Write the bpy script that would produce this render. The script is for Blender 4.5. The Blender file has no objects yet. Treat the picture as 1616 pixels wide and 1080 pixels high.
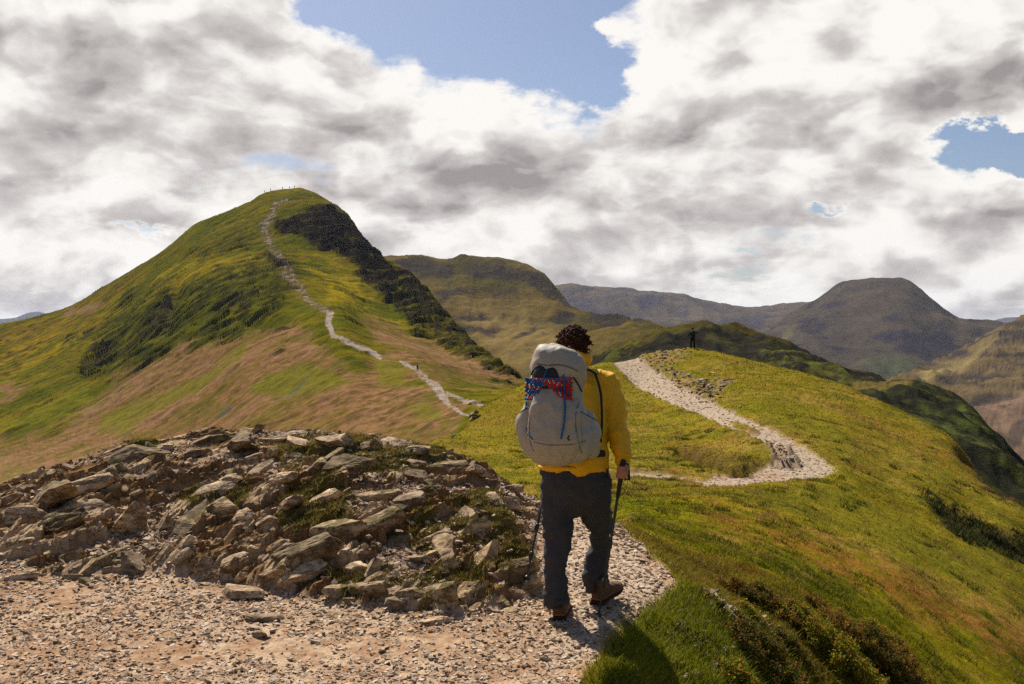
import bpy, bmesh, math, random
import numpy as np
from mathutils import Vector, Matrix

R = math.radians
rng = np.random.default_rng(7)
random.seed(7)
scene = bpy.context.scene
col = scene.collection

# ---------------------------------------------------------------- camera, world, sun, exposure
F = 1571.0            # focal length in pixels of a 1616 px wide frame (35 mm lens)
EYE = 1.7             # camera height above the path
HOR = 520.0           # image row of the horizon
cam_d = bpy.data.cameras.new('camera')
cam = bpy.data.objects.new('camera', cam_d)
col.objects.link(cam)
cam.location = (0, 0, EYE)
cam.rotation_euler = (R(90), 0, 0)
cam_d.sensor_width = 36
cam_d.lens = 35.0
cam_d.shift_y = (HOR - 540.0) / 1616.0
cam_d.clip_start = 0.05
cam_d.clip_end = 40000
scene.camera = cam

SUN_AZ = -24.0        # degrees from straight ahead, negative = left
SUN_EL = 48.0
sun_dir = Vector((math.sin(R(SUN_AZ)) * math.cos(R(SUN_EL)), math.cos(R(SUN_AZ)) * math.cos(R(SUN_EL)), math.sin(R(SUN_EL))))
sun_d = bpy.data.lights.new('sun', 'SUN')
sun = bpy.data.objects.new('sun', sun_d)
col.objects.link(sun)
sun_d.energy = 5.0
sun_d.angle = R(0.5)
sun_d.color = (1.0, 0.93, 0.82)
sun.rotation_euler = (-sun_dir).to_track_quat('-Z', 'Y').to_euler()

scene.view_settings.view_transform = 'Standard'
scene.view_settings.look = 'None'
scene.view_settings.exposure = 0.5
scene.view_settings.gamma = 1.0
scene.view_settings.use_curve_mapping = False
scene.render.engine = 'CYCLES'
scene.cycles.max_bounces = 5
scene.cycles.diffuse_bounces = 2
scene.cycles.volume_bounces = 0
scene.cycles.use_denoising = False


class NT:
    """small helper that writes node maths as function calls"""
    def __init__(self, nt):
        self.nt = nt
        self.n = nt.nodes
        self.l = nt.links

    def node(self, typ, **kw):
        nd = self.n.new(typ)
        for k, v in kw.items():
            setattr(nd, k, v)
        return nd

    def put(self, sock, v):
        if isinstance(v, bpy.types.NodeSocket):
            self.l.new(v, sock)
        elif v is not None:
            sock.default_value = v

    def m(self, op, a, b=None, c=None, clamp=False):
        nd = self.node('ShaderNodeMath', operation=op, use_clamp=clamp)
        self.put(nd.inputs[0], a)
        if b is not None: self.put(nd.inputs[1], b)
        if c is not None: self.put(nd.inputs[2], c)
        return nd.outputs[0]

    def vm(self, op, a, b=None, s=None):
        nd = self.node('ShaderNodeVectorMath', operation=op)
        self.put(nd.inputs[0], a)
        if b is not None: self.put(nd.inputs[1], b)
        if s is not None: self.put(nd.inputs['Scale'], s)
        return nd.outputs[0]

    def xyz(self, x, y, z):
        nd = self.node('ShaderNodeCombineXYZ')
        for s, v in zip(nd.inputs, (x, y, z)): self.put(s, v)
        return nd.outputs[0]

    def noise(self, v, scale, detail=6, rough=.5, dist=0.0):
        nd = self.node('ShaderNodeTexNoise')
        self.put(nd.inputs['Vector'], v)
        nd.inputs['Scale'].default_value = scale
        nd.inputs['Detail'].default_value = detail
        nd.inputs['Roughness'].default_value = rough
        nd.inputs['Distortion'].default_value = dist
        return nd.outputs['Fac']

    def ramp(self, f, stops):
        nd = self.node('ShaderNodeValToRGB')
        el = nd.color_ramp.elements
        while len(el) < len(stops): el.new(0.5)
        for e, (p, c) in zip(el, stops):
            e.position = p
            e.color = c if len(c) == 4 else (*c, 1)
        self.put(nd.inputs[0], f)
        return nd.outputs[0]

    def mix(self, f, a, b, mode='MIX'):
        nd = self.node('ShaderNodeMix', data_type='RGBA', blend_type=mode)
        self.put(nd.inputs[0], f)
        for s, v in ((nd.inputs[6], a), (nd.inputs[7], b)):
            if isinstance(v, (tuple, list)) and len(v) == 3: v = (*v, 1)
            self.put(s, v)
        return nd.outputs[2]

    def smooth(self, x, lo, hi):
        nd = self.node('ShaderNodeMapRange', interpolation_type='SMOOTHSTEP')
        self.put(nd.inputs[0], x)
        nd.inputs[1].default_value = lo
        nd.inputs[2].default_value = hi
        return nd.outputs[0]


def build_world():
    w = bpy.data.worlds.new('World')
    scene.world = w
    w.use_nodes = True
    t = NT(w.node_tree)
    t.n.clear()
    out = t.node('ShaderNodeOutputWorld')
    sky = t.node('ShaderNodeTexSky', sky_type='NISHITA')
    sky.sun_disc = False
    sky.sun_elevation = R(SUN_EL)
    sky.sun_rotation = R(SUN_AZ % 360)
    sky.altitude = 400
    sky.dust_density = 1.5
    tc = t.node('ShaderNodeTexCoord')
    d = tc.outputs['Generated']
    sep = t.node('ShaderNodeSeparateXYZ')
    t.l.new(d, sep.inputs[0])
    x, y, z = sep.outputs
    zc = t.m('MAXIMUM', z, 0.0)
    # cloud deck coordinates: things crowd together towards the horizon
    inv = t.m('DIVIDE', 1.0, t.m('ADD', zc, 0.11))
    P = t.xyz(t.m('MULTIPLY', x, inv), t.m('MULTIPLY', y, inv), t.m('MULTIPLY', zc, 1.5))
    # steep billows seen side-on (direction space, a bit flattened)
    Q = t.xyz(x, y, t.m('MULTIPLY', zc, 1.7))
    az = t.m('ARCTAN2', x, y)
    el = t.m('ARCSINE', z)
    # wobble of the hand placed shapes
    wa = t.m('MULTIPLY', t.m('SUBTRACT', t.noise(Q, 9.0, 7, .62), .5), .15)
    wb = t.m('MULTIPLY', t.m('SUBTRACT', t.noise(t.vm('ADD', Q, (5.3, 2.1, 7.7)), 9.0, 7, .62), .5), .11)
    az2 = t.m('ADD', az, wa)
    el2 = t.m('ADD', el, wb)

    def blob(px, py, w_, h_, amp, A=az2, E=el2, sharp=False):
        a0 = math.atan((px - 808) / F)
        e0 = math.atan((HOR - py) / F * math.cos(a0))
        u = t.m('MULTIPLY', t.m('SUBTRACT', A, a0), F / w_)
        v = t.m('MULTIPLY', t.m('SUBTRACT', E, e0), F / h_)
        r2 = t.m('ADD', t.m('MULTIPLY', u, u), t.m('MULTIPLY', v, v))
        if sharp:
            r2 = t.m('MULTIPLY', r2, r2)
        g = t.m('EXPONENT', t.m('MULTIPLY', r2, -1.0))
        return t.m('MULTIPLY', g, amp)

    def total(lst):
        s = lst[0]
        for q in lst[1:]: s = t.m('ADD', s, q)
        return s
    # rounded heaps: fractal cell distance, gently warped
    wv = t.node('ShaderNodeTexNoise'); t.put(wv.inputs['Vector'], Q); wv.inputs['Scale'].default_value = 7.0; wv.inputs['Detail'].default_value = 5
    wvec = t.vm('SCALE', t.vm('SUBTRACT', wv.outputs['Color'], (.5, .5, .5)), s=.11)

    def billow(v):
        nd = t.node('ShaderNodeTexVoronoi', feature='F1', distance='EUCLIDEAN')
        t.put(nd.inputs['Vector'], t.vm('ADD', v, wvec))
        nd.inputs['Scale'].default_value = 9.0
        nd.inputs['Detail'].default_value = 3.0
        nd.inputs['Roughness'].default_value = .48
        nd.inputs['Lacunarity'].default_value = 2.1
        return t.m('SUBTRACT', 1.0, nd.outputs['Distance'])
    # ---- coverage
    bq = billow(Q)
    n_big = t.noise(P, 1.25, 7, .56, .15)
    n_fine = t.noise(Q, 26.0, 5, .6)
    gaps = total([
        blob(545, -30, 95, 60, .95), blob(720, 10, 125, 72, 1.05),
        blob(870, 55, 100, 72, 1.05), blob(945, 115, 55, 38, .8),
        blob(1565, 226, 74, 17, 1.0), blob(1660, 236, 60, 24, .9),
        blob(235, 368, 60, 8, .48), blob(1315, 352, 36, 9, .45), blob(1500, 262, 30, 30, .25),
        blob(915, 70, 22, 26, -.45), blob(970, 60, 26, 30, -.4),
    ])
    outside = t.smooth(t.m('ABSOLUTE', az), .55, .8)
    high = t.smooth(el, .36, .55)
    free = t.m('MAXIMUM', outside, high)
    base = t.m('ADD', .50, t.m('MULTIPLY', free, -.54))
    dens = t.m('SUBTRACT', t.m('ADD', t.m('ADD', t.m('MULTIPLY', t.m('SUBTRACT', n_big, .5), 1.2), base),
                               t.m('MULTIPLY', t.m('ADD', t.m('SUBTRACT', n_fine, .5), t.m('MULTIPLY', t.m('SUBTRACT', bq, .55), .75)), .42)), gaps)
    cover = t.smooth(dens, -.07, .17)
    # ---- cloud light : towards-the-sun difference of the same fields gives lit rims and grey bases
    off = (-.10, .22, .0)
    n_off = t.noise(t.vm('ADD', P, off), 1.25, 7, .56, .15)
    rel = t.m('SUBTRACT', n_big, n_off)
    rel2 = t.m('SUBTRACT', bq, billow(t.vm('ADD', Q, (-.020, .0, .045))))
    thick = t.smooth(dens, .10, .75)
    shade = total([
        blob(330, 185, 230, 90, -.20), blob(600, 265, 320, 65, -.22), blob(100, 130, 130, 60, -.10),
        blob(1215, 215, 150, 80, -.20), blob(1590, 110, 110, 40, -.14), blob(880, 300, 140, 34, -.18),
        blob(120, 345, 130, 18, -.16), blob(60, 445, 170, 12, -.16), blob(1050, 385, 150, 30, -.20),
        blob(1160, 430, 260, 14, -.14), blob(1540, 320, 50, 30, -.22), blob(240, 300, 160, 14, -.14),
        blob(560, 55, 110, 45, .24), blob(705, 118, 60, 30, .26), blob(740, 205, 34, 12, .30), blob(330, 40, 160, 50, .18),
        blob(130, 240, 160, 30, .14), blob(1160, 90, 180, 80, .22), blob(1060, 170, 60, 60, .14), blob(1440, 40, 120, 50, .15),
        blob(120, 400, 160, 16, .16), blob(930, 465, 60, 12, .12), blob(1540, 265, 60, 14, .22), blob(1570, 460, 80, 20, .14),
        blob(850, 170, 110, 30, .18),
    ])
    lum = t.m('ADD', .80, t.m('MULTIPLY', shade, .72))
    lum = t.m('ADD', lum, t.m('MULTIPLY', rel, .20))
    lum = t.m('ADD', lum, t.m('MULTIPLY', rel2, .66))
    q3 = t.noise(Q, 13.0, 5, .52, .2); q4 = t.noise(t.vm('ADD', Q, (-.008, .0, .022)), 13.0, 5, .52, .2)
    lum = t.m('ADD', lum, t.m('MULTIPLY', t.m('SUBTRACT', q3, q4), .42))
    lum = t.m('SUBTRACT', lum, t.m('MULTIPLY', thick, .08))
    lum = t.m('ADD', lum, t.m('MULTIPLY', t.smooth(dens, .30, .04), .22))
    lum = t.m('ADD', lum, t.m('MULTIPLY', t.m('SUBTRACT', n_fine, .5), .10))
    lum = t.m('MINIMUM', t.m('MAXIMUM', lum, .34), .98)
    cloud = t.ramp(lum, [(.25, (.235, .205, .205)), (.45, (.45, .415, .405)), (.65, (.62, .58, .56)), (.85, (.87, .84, .80)), (1.0, (.98, .95, .91))])
    skyc = t.vm('MULTIPLY', sky.outputs[0], (.074, .076, .084))
    c = t.mix(cover, skyc, cloud)
    # below the horizon: dull ground colour
    gl = t.smooth(z, -.06, -.005)
    c = t.mix(gl, (.10, .09, .05), c)
    bg = t.node('ShaderNodeBackground')
    t.put(bg.inputs[0], c)
    bg.inputs[1].default_value = .72
    t.l.new(bg.outputs[0], out.inputs[0])
    w.cycles.sampling_method = 'MANUAL'
    w.cycles.sample_map_resolution = 512


build_world()

# ---------------------------------------------------------------- numpy noise
_perm = np.random.default_rng(3).permutation(4096).astype(np.int64)


def _h(ix, iy, seed):
    return _perm[(_perm[(ix + seed * 131) & 4095] + iy) & 4095]


def perlin(x, y, seed=0):
    x = np.asarray(x, float); y = np.asarray(y, float)
    ix = np.floor(x).astype(np.int64); iy = np.floor(y).astype(np.int64)
    fx = x - ix; fy = y - iy
    u = fx * fx * fx * (fx * (fx * 6 - 15) + 10); v = fy * fy * fy * (fy * (fy * 6 - 15) + 10)

    def g(a, b, dx, dy):
        an = _h(a, b, seed) * (2 * np.pi / 4096)
        return np.cos(an) * dx + np.sin(an) * dy
    n00 = g(ix, iy, fx, fy); n10 = g(ix + 1, iy, fx - 1, fy)
    n01 = g(ix, iy + 1, fx, fy - 1); n11 = g(ix + 1, iy + 1, fx - 1, fy - 1)
    return 1.41 * ((n00 * (1 - u) + n10 * u) * (1 - v) + (n01 * (1 - u) + n11 * u) * v)


def fbm(x, y, o=4, seed=0, gain=.5, lac=2.03):
    s = 0.0; a = 1.0; t = 0.0
    for k in range(o):
        s = s + a * perlin(x, y, seed + k * 7); t += a
        x = x * lac + 13.7; y = y * lac - 5.3; a *= gain
    return s / t


def ridged(x, y, o=4, seed=0, gain=.5):
    s = 0.0; a = 1.0; t = 0.0
    for k in range(o):
        s = s + a * (1 - 2 * np.abs(perlin(x, y, seed + k * 7))); t += a
        x = x * 2.03 + 3.7; y = y * 2.03 - 8.3; a *= gain
    return s / t


def cells(x, y, seed=0, tilt=1.0, lean=(0, 0)):
    """voronoi plates: every plate a tilted plane with its own height. returns height, edge, id"""
    ix = np.floor(x).astype(np.int64); iy = np.floor(y).astype(np.int64)
    d1 = np.full(x.shape, 9.0); d2 = np.full(x.shape, 9.0)
    hh = np.zeros(x.shape); idv = np.zeros(x.shape)
    for dx in (-1, 0, 1):
        for dy in (-1, 0, 1):
            cx = ix + dx; cy = iy + dy
            h1 = _h(cx, cy, seed) / 4096.0; h2 = _h(cx, cy, seed + 5) / 4096.0
            h3 = _h(cx, cy, seed + 11) / 4096.0; h4 = _h(cx, cy, seed + 17) / 4096.0; h5 = _h(cx, cy, seed + 23) / 4096.0
            qx = cx + .15 + .7 * h1; qy = cy + .15 + .7 * h2
            ex = x - qx; ey = y - qy
            d = np.hypot(ex, ey)
            val = h3 + tilt * ((h4 - .5 + lean[0]) * ex + (h5 - .5 + lean[1]) * ey)
            near = d < d1
            d2 = np.where(near, d1, np.minimum(d2, d))
            hh = np.where(near, val, hh); idv = np.where(near, h5, idv)
            d1 = np.where(near, d, d1)
    return hh, d2 - d1, idv


def sstep(x, a, b):
    t = np.clip((x - a) / (b - a), 0, 1)
    return t * t * (3 - 2 * t)


def pchip(xs, ys, x):
    xs = np.asarray(xs, float); ys = np.asarray(ys, float)
    h = np.diff(xs); dl = np.diff(ys) / h
    m = np.zeros(len(xs))
    for i in range(1, len(xs) - 1):
        if dl[i - 1] * dl[i] > 0:
            w1 = 2 * h[i] + h[i - 1]; w2 = h[i] + 2 * h[i - 1]
            m[i] = (w1 + w2) / (w1 / dl[i - 1] + w2 / dl[i])
    m[0] = dl[0]; m[-1] = dl[-1]
    x = np.clip(x, xs[0], xs[-1])
    i = np.clip(np.searchsorted(xs, x, side='right') - 1, 0, len(xs) - 2)
    t = (x - xs[i]) / h[i]
    return ((2 * t**3 - 3 * t**2 + 1) * ys[i] + (t**3 - 2 * t**2 + t) * h[i] * m[i]
            + (-2 * t**3 + 3 * t**2) * ys[i + 1] + (t**3 - t**2) * h[i] * m[i + 1])


def poly_mask(px, py, pts, soft=6.0, warp=None):
    """1 inside a closed outline, 0 outside, soft edge; evaluated only near its box"""
    out = np.zeros(px.shape)
    P = np.array(pts, float)
    mrg = soft * 2 + 30
    sel = (px > P[:, 0].min() - mrg) & (px < P[:, 0].max() + mrg) & (py > P[:, 1].min() - mrg) & (py < P[:, 1].max() + mrg)
    x = px[sel]; y = py[sel]
    if warp is not None:
        x = x + warp[0][sel]; y = y + warp[1][sel]
    dmin = np.full(x.shape, 1e9); ins = np.zeros(x.shape, bool)
    n = len(P)
    for i in range(n):
        ax, ay = P[i]; bx, by = P[(i + 1) % n]
        ex, ey = bx - ax, by - ay
        L = ex * ex + ey * ey + 1e-9
        tt = np.clip(((x - ax) * ex + (y - ay) * ey) / L, 0, 1)
        dmin = np.minimum(dmin, (x - ax - tt * ex)**2 + (y - ay - tt * ey)**2)
        if abs(ey) > 1e-9:
            c = ((ay > y) != (by > y)) & (x < ex * (y - ay) / ey + ax)
            ins ^= c
    d = np.sqrt(dmin) * np.where(ins, 1, -1)
    out[sel] = sstep(d, -soft, soft)
    return out


def line_dist(px, py, pts):
    """distance to an open polyline, and the position along it (index units)"""
    dmin = np.full(px.shape, 1e9); pos = np.zeros(px.shape)
    for i in range(len(pts) - 1):
        ax, ay = pts[i][:2]; bx, by = pts[i + 1][:2]
        ex, ey = bx - ax, by - ay
        tt = np.clip(((px - ax) * ex + (py - ay) * ey) / (ex * ex + ey * ey + 1e-9), 0, 1)
        d = np.hypot(px - ax - tt * ex, py - ay - tt * ey)
        nr = d < dmin
        dmin = np.where(nr, d, dmin); pos = np.where(nr, i + tt, pos)
    return dmin, pos


def to_px(x, y, z):
    yy = np.maximum(y, .05)
    return 808 + F * x / yy, HOR - F * (z - EYE) / yy


def P3(px, py, D):
    """point seen at (px, py) at distance D"""
    return Vector(((px - 808) / F * D, D, EYE - (py - HOR) / F * D))


# ---------------------------------------------------------------- object helpers
def tag(o, label=None, cat=None, group=None, kind=None):
    if label: o['label'] = label
    if cat: o['category'] = cat
    if group: o['group'] = group
    if kind: o['kind'] = kind
    return o


def empty(name, loc=(0, 0, 0), rz=0):
    o = bpy.data.objects.new(name, None)
    o.location = loc
    o.rotation_euler = (0, 0, rz)
    o.empty_display_size = .1
    col.objects.link(o)
    return o


def link(name, me, parent=None):
    o = bpy.data.objects.new(name, me)
    col.objects.link(o)
    if parent is not None:
        o.parent = parent
        o.matrix_parent_inverse = parent.matrix_basis.inverted()
    return o


def np_mesh(name, V, Fc, mats, colors=None, smooth=True, attr=None, uniform=None):
    """fast mesh from numpy arrays; Fc is (n,3) or (n,4)"""
    V = np.asarray(V, np.float32); Fc = np.asarray(Fc, np.int32)
    me = bpy.data.meshes.new(name)
    me.vertices.add(len(V)); me.vertices.foreach_set('co', V.ravel())
    k = Fc.shape[1]
    me.loops.add(Fc.size); me.loops.foreach_set('vertex_index', Fc.ravel())
    me.polygons.add(len(Fc))
    me.polygons.foreach_set('loop_start', np.arange(0, Fc.size, k, dtype=np.int32))
    me.polygons.foreach_set('loop_total', np.full(len(Fc), k, np.int32))
    me.polygons.foreach_set('use_smooth', np.full(len(Fc), bool(smooth)))
    for m in (mats if isinstance(mats, (list, tuple)) else [mats]):
        me.materials.append(m)
    me.update(calc_edges=True)
    if colors is not None:
        a = me.color_attributes.new('Col', 'FLOAT_COLOR', 'POINT')
        c = np.ones((len(V), 4), np.float32); c[:, :3] = colors
        a.data.foreach_set('color', c.ravel())
    return me


def grid_faces(nr, nc):
    i = np.arange(nr - 1)[:, None] * nc + np.arange(nc - 1)[None, :]
    return np.stack([i, i + 1, i + nc + 1, i + nc], -1).reshape(-1, 4)


def submesh(V, Fc, C, keep, name, mats, smooth=True):
    Fk = Fc[keep]
    used = np.unique(Fk)
    remap = np.zeros(len(V), np.int64); remap[used] = np.arange(len(used))
    return np_mesh(name, V[used], remap[Fk], mats, C[used], smooth)


def new_mat(name, rough=.9, spec=.2):
    m = bpy.data.materials.new(name)
    m.use_nodes = True
    t = NT(m.node_tree)
    b = t.n['Principled BSDF']
    b.inputs['Roughness'].default_value = rough
    b.inputs['Specular IOR Level'].default_value = spec
    return m, t, b


def ground_mat(name, scales, var=.35, bump=.6, bdist=.02, hue=None, rough=.95, stretch=None):
    """vertex colour x fine procedural grain, with relief"""
    m, t, b = new_mat(name, rough, .0)
    a = t.node('ShaderNodeVertexColor'); a.layer_name = 'Col'
    geo = t.node('ShaderNodeNewGeometry')
    pos = geo.outputs['Position']
    if stretch:
        pos = t.vm('MULTIPLY', pos, stretch)
    n1 = t.noise(pos, scales[0], 6, .65)
    n2 = t.noise(pos, scales[1], 5, .6)
    f = t.m('ADD', t.m('MULTIPLY', n1, .6), t.m('MULTIPLY', n2, .4))
    f = t.smooth(f, .32, .68)
    g = t.m('ADD', 1 - var, t.m('MULTIPLY', f, 2 * var))
    c = t.mix(1.0, a.outputs[0], t.xyz(g, g, g), 'MULTIPLY')
    if hue:
        n3 = t.smooth(t.noise(t.vm('ADD', pos, (31.0, 7.0, 3.0)), scales[0] * .6, 5, .6), .42, .62)
        c = t.mix(1.0, c, t.mix(n3, (1, 1, 1), hue), 'MULTIPLY')
    t.put(b.inputs['Base Color'], c)
    bp = t.node('ShaderNodeBump')
    bp.inputs['Strength'].default_value = bump
    bp.inputs['Distance'].default_value = bdist
    t.put(bp.inputs['Height'], t.m('ADD', n1, t.m('MULTIPLY', n2, .5)))
    t.put(b.inputs['Normal'], bp.outputs[0])
    return m


def C3(*v): return np.array(v, float)


def lerp(a, b, t):
    if t.ndim == 1 and np.ndim(a) == 2: t = t[:, None]
    elif np.ndim(a) == 1: t = t[:, None]
    return a * (1 - t) + b * t
# ---------------------------------------------------------------- near ground: one height function z(x, y)
def Z(D, py): return EYE - (py - HOR) * D / F


_cols = {   # image column -> list of (distance, height)
    -400: [(1, 0), (5, 0), (7, .05), (9, .3), (11, .2), (14, -1.5), (30, -12), (70, -35), (200, -75), (420, -110)],
    0: [(1, 0), (4.5, 0), (7, .03), (8.2, .13), (9.3, .12), (10, .06), (11, -.5), (15, -3.4), (30, -13), (60, -28), (140, -60), (420, -110)],
    100: [(1, 0), (5, 0), (6.8, 0), (8, .12), (9.3, .28), (10, Z(10, 742)), (10.7, .1), (13, -1.5), (30, -12), (60, -25), (140, -58), (420, -110)],
    200: [(1, 0), (5, 0), (6.6, 0), (7.5, .08), (8.5, .2), (9.5, .38), (10.4, Z(10.4, 704)), (11, .3), (13, -1), (30, -10), (60, -22), (140, -55), (420, -110)],
    380: [(1, 0), (5, 0), (6.4, 0), (7, .1), (8, .22), (9.5, .42), (11.3, Z(11.3, 680)), (12.3, .3), (15, -1.5), (30, -8), (60, -19), (140, -50), (420, -110)],
    600: [(1, 0), (5, 0), (5.9, 0), (6.3, .06), (6.9, .2), (7.6, .31), (8.8, .42), (10.2, .5), (11, Z(11, 694)), (12, .15), (14, -1.0), (20, -3.6), (30, -5.8), (52, -9), (90, -22), (140, -45), (420, -110)],
    690: [(1, 0), (5, 0), (5.9, 0), (6.4, .1), (7.2, .24), (8.6, .34), (10.0, .42), (10.8, Z(10.8, 715)), (11.6, .1), (14, -1.0), (20, -3.1), (30, -4.3), (42, Z(42, 722)), (52, Z(52, 692)), (58, -5.3), (80, -15), (140, -40), (420, -110)],
    760: [(1, 0), (5, 0), (6, 0), (6.5, .15), (7.5, .25), (9, .32), (10, Z(10, 752)), (10.8, 0), (13, -.9), (20, -2.7), (30, -3.5), (42, Z(42, 722)), (54, Z(54, 690)), (68, Z(68, 641)), (74, -4.8), (90, -12), (140, -36), (420, -110)],
    830: [(1, 0), (5, 0), (6.1, 0), (6.8, .08), (8.2, .1), (9.5, .08), (10.2, -.05), (12, -.8), (20, -2.5), (30, Z(30, 772)), (42, Z(42, 722)), (54, Z(54, 690)), (75, Z(75, 606)), (82, -4), (100, -12), (140, -32), (420, -110)],
    900: [(1, 0), (5, 0), (7, .01), (8.6, .01), (9.3, -.05), (11, -.5), (15, -1.4), (20, -2.1), (30, Z(30, 770)), (45, Z(45, 710)), (60, Z(60, 655)), (78, Z(78, 588)), (84, -3), (100, -12), (140, -32), (420, -110)],
    960: [(1, 0), (5, 0), (7, .01), (8.6, .0), (9.3, -.12), (12, -.65), (16, -1.12), (20, Z(20, 776)), (25, Z(25, 752)), (30, Z(30, 735)), (42, Z(42, 690)), (60, Z(60, 634)), (81, Z(81, 572)), (87, -3), (100, -11), (140, -32), (420, -110)],
    1000: [(1, 0), (4.5, 0), (5.8, -.04), (7, 0), (8.2, -.02), (9.2, -.16), (11, -.42), (14, Z(14, 803)), (20, Z(20, 770)), (24, Z(24, 756)), (28, Z(28, 742)), (36, Z(36, 716)), (44, Z(44, 688)), (57, Z(57, 645)), (72, Z(72, 604)), (83, Z(83, 565)), (88, -2), (100, -10), (140, -32), (420, -110)],
    1090: [(1, 0), (2.5, 0), (3.5, -.18), (4.5, -.33), (5.2, -.3), (5.7, -.22), (6.3, -.11), (6.8, -.06), (7.6, -.17), (9, Z(9, 884)), (12, Z(12, 833)), (17, Z(17, 788)), (21, Z(21, 768)), (25, Z(25, 754)), (28.5, Z(28.5, 741)), (36, Z(36, 716)), (42, Z(42, 690)), (52, Z(52, 645)), (59, Z(59, 622)), (74, Z(74, 580)), (85, Z(85, 550)), (90, -.6), (102, -6), (140, -30), (420, -110)],
    1200: [(1, 0), (2, -.1), (3.5, -.5), (5, -.56), (6, -.5), (7, -.43), (7.8, Z(7.8, 950)), (9.5, Z(9.5, 900)), (12.5, Z(12.5, 850)), (17, Z(17, 802)), (22, Z(22, 766)), (26.5, Z(26.5, 745)), (31, Z(31, 715)), (36, Z(36, 691)), (43, Z(43, 658)), (57, Z(57, 615)), (72, Z(72, 586)), (80, Z(80, 572)), (88, -3), (110, -12), (140, -30), (420, -110)],
    1320: [(1, -.05), (2, -.4), (3.5, -.9), (5, -1.0), (6.2, -.98), (7.2, -.88), (8.1, Z(8.1, 1010)), (9.5, Z(9.5, 962)), (12, Z(12, 905)), (15.5, Z(15.5, 853)), (20, Z(20, 803)), (24, Z(24, 766)), (27, Z(27, 743)), (35, Z(35, 702)), (47, Z(47, 657)), (60, Z(60, 622)), (70, Z(70, 604)), (85, -5), (110, -14), (140, -32), (420, -110)],
    1400: [(1, -.1), (2, -.6), (4, -1.25), (6, -1.35), (7.4, -1.27), (8.6, Z(8.6, 1048)), (9.8, Z(9.8, 1004)), (12.5, Z(12.5, 934)), (16, Z(16, 872)), (21, Z(21, 820)), (28, Z(28, 770)), (37, Z(37, 722)), (48, Z(48, 676)), (60, Z(60, 640)), (75, -5.5), (110, -18), (140, -34), (420, -110)],
    1500: [(1, -.2), (2, -.8), (4, -1.6), (7, -1.85), (9, -1.8), (11, Z(11, 1040)), (14, Z(14, 962)), (18, Z(18, 892)), (24, Z(24, 832)), (31, Z(31, 784)), (42, Z(42, 728)), (52, Z(52, 690)), (66, -7.5), (110, -24), (140, -38), (420, -110)],
    1616: [(1, -.3), (2, -1), (4, -2.0), (7, -2.4), (9.5, -2.4), (12, Z(12, 1078)), (15, Z(15, 1000)), (19.5, Z(19.5, 930)), (26, Z(26, 866)), (37, Z(37, 800)), (46, -8.5), (80, -24), (140, -45), (420, -110)],
    1900: [(1, -.4), (2, -1.2), (4, -2.5), (8, -3.8), (12, -4.8), (20, -7), (35, -13), (80, -32), (140, -50), (420, -110)],
}
_rk = np.exp(np.linspace(math.log(.3), math.log(420), 900))
_ang, _tab = [], []


def _add(theta, knots, isD=True):
    c = math.cos(theta) if isD else 1.0
    lr = np.log(np.array([k[0] for k in knots]) / c)
    _ang.append(theta); _tab.append(pchip(lr, [k[1] for k in knots], np.log(_rk)))


_flat = [(1, 0), (6, 0), (12, -.3), (30, -4), (80, -22), (420, -110)]
_add(R(-180), _flat, False)
_add(R(-120), [(1, 0), (6, 0), (12, -.6), (30, -7), (80, -30), (420, -110)], False)
_add(R(-60), [(1, 0), (6, 0), (9, .1), (14, -2), (40, -16), (90, -40), (420, -110)], False)
for _px in sorted(_cols):
    _add(math.atan((_px - 808) / F), _cols[_px])
_add(R(60), [(.5, 0), (1, -.3), (2, -1.1), (4, -2.3), (8, -4.2), (20, -9), (60, -30), (420, -110)], False)
_add(R(110), [(.5, 0), (1.2, -.1), (2.5, -1.0), (6, -3), (20, -9), (60, -30), (420, -110)], False)
_add(R(180), _flat, False)
_ang = np.array(_ang); _tab = np.array(_tab)
_fa = np.concatenate([np.linspace(-math.pi, R(-33), 120)[:-1], np.linspace(R(-33), R(33), 900), np.linspace(R(33), math.pi, 120)[1:]])
_ft = np.empty((len(_fa), len(_rk)))
for _i in range(len(_rk)):
    _ft[:, _i] = pchip(_ang, _tab[:, _i], _fa)
_k = np.exp(-np.linspace(-2, 2, 25)**2); _k /= _k.sum()
for _i in range(len(_rk)):
    _ft[:, _i] = np.convolve(np.pad(_ft[:, _i], 12, mode='edge'), _k, 'valid')


def zbase(x, y):
    r = np.clip(np.hypot(x, y), .31, 419); th = np.arctan2(x, y)
    fr = (np.log(r) - math.log(.3)) / (math.log(420) - math.log(.3)) * (len(_rk) - 1)
    ir = np.clip(fr.astype(int), 0, len(_rk) - 2); fr = fr - ir
    it = np.clip(np.searchsorted(_fa, th, side='right') - 1, 0, len(_fa) - 2)
    ft = (th - _fa[it]) / (_fa[it + 1] - _fa[it])
    return ((_ft[it, ir] * (1 - ft) + _ft[it + 1, ir] * ft) * (1 - fr) + (_ft[it, ir + 1] * (1 - ft) + _ft[it + 1, ir + 1] * ft) * fr)


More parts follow.
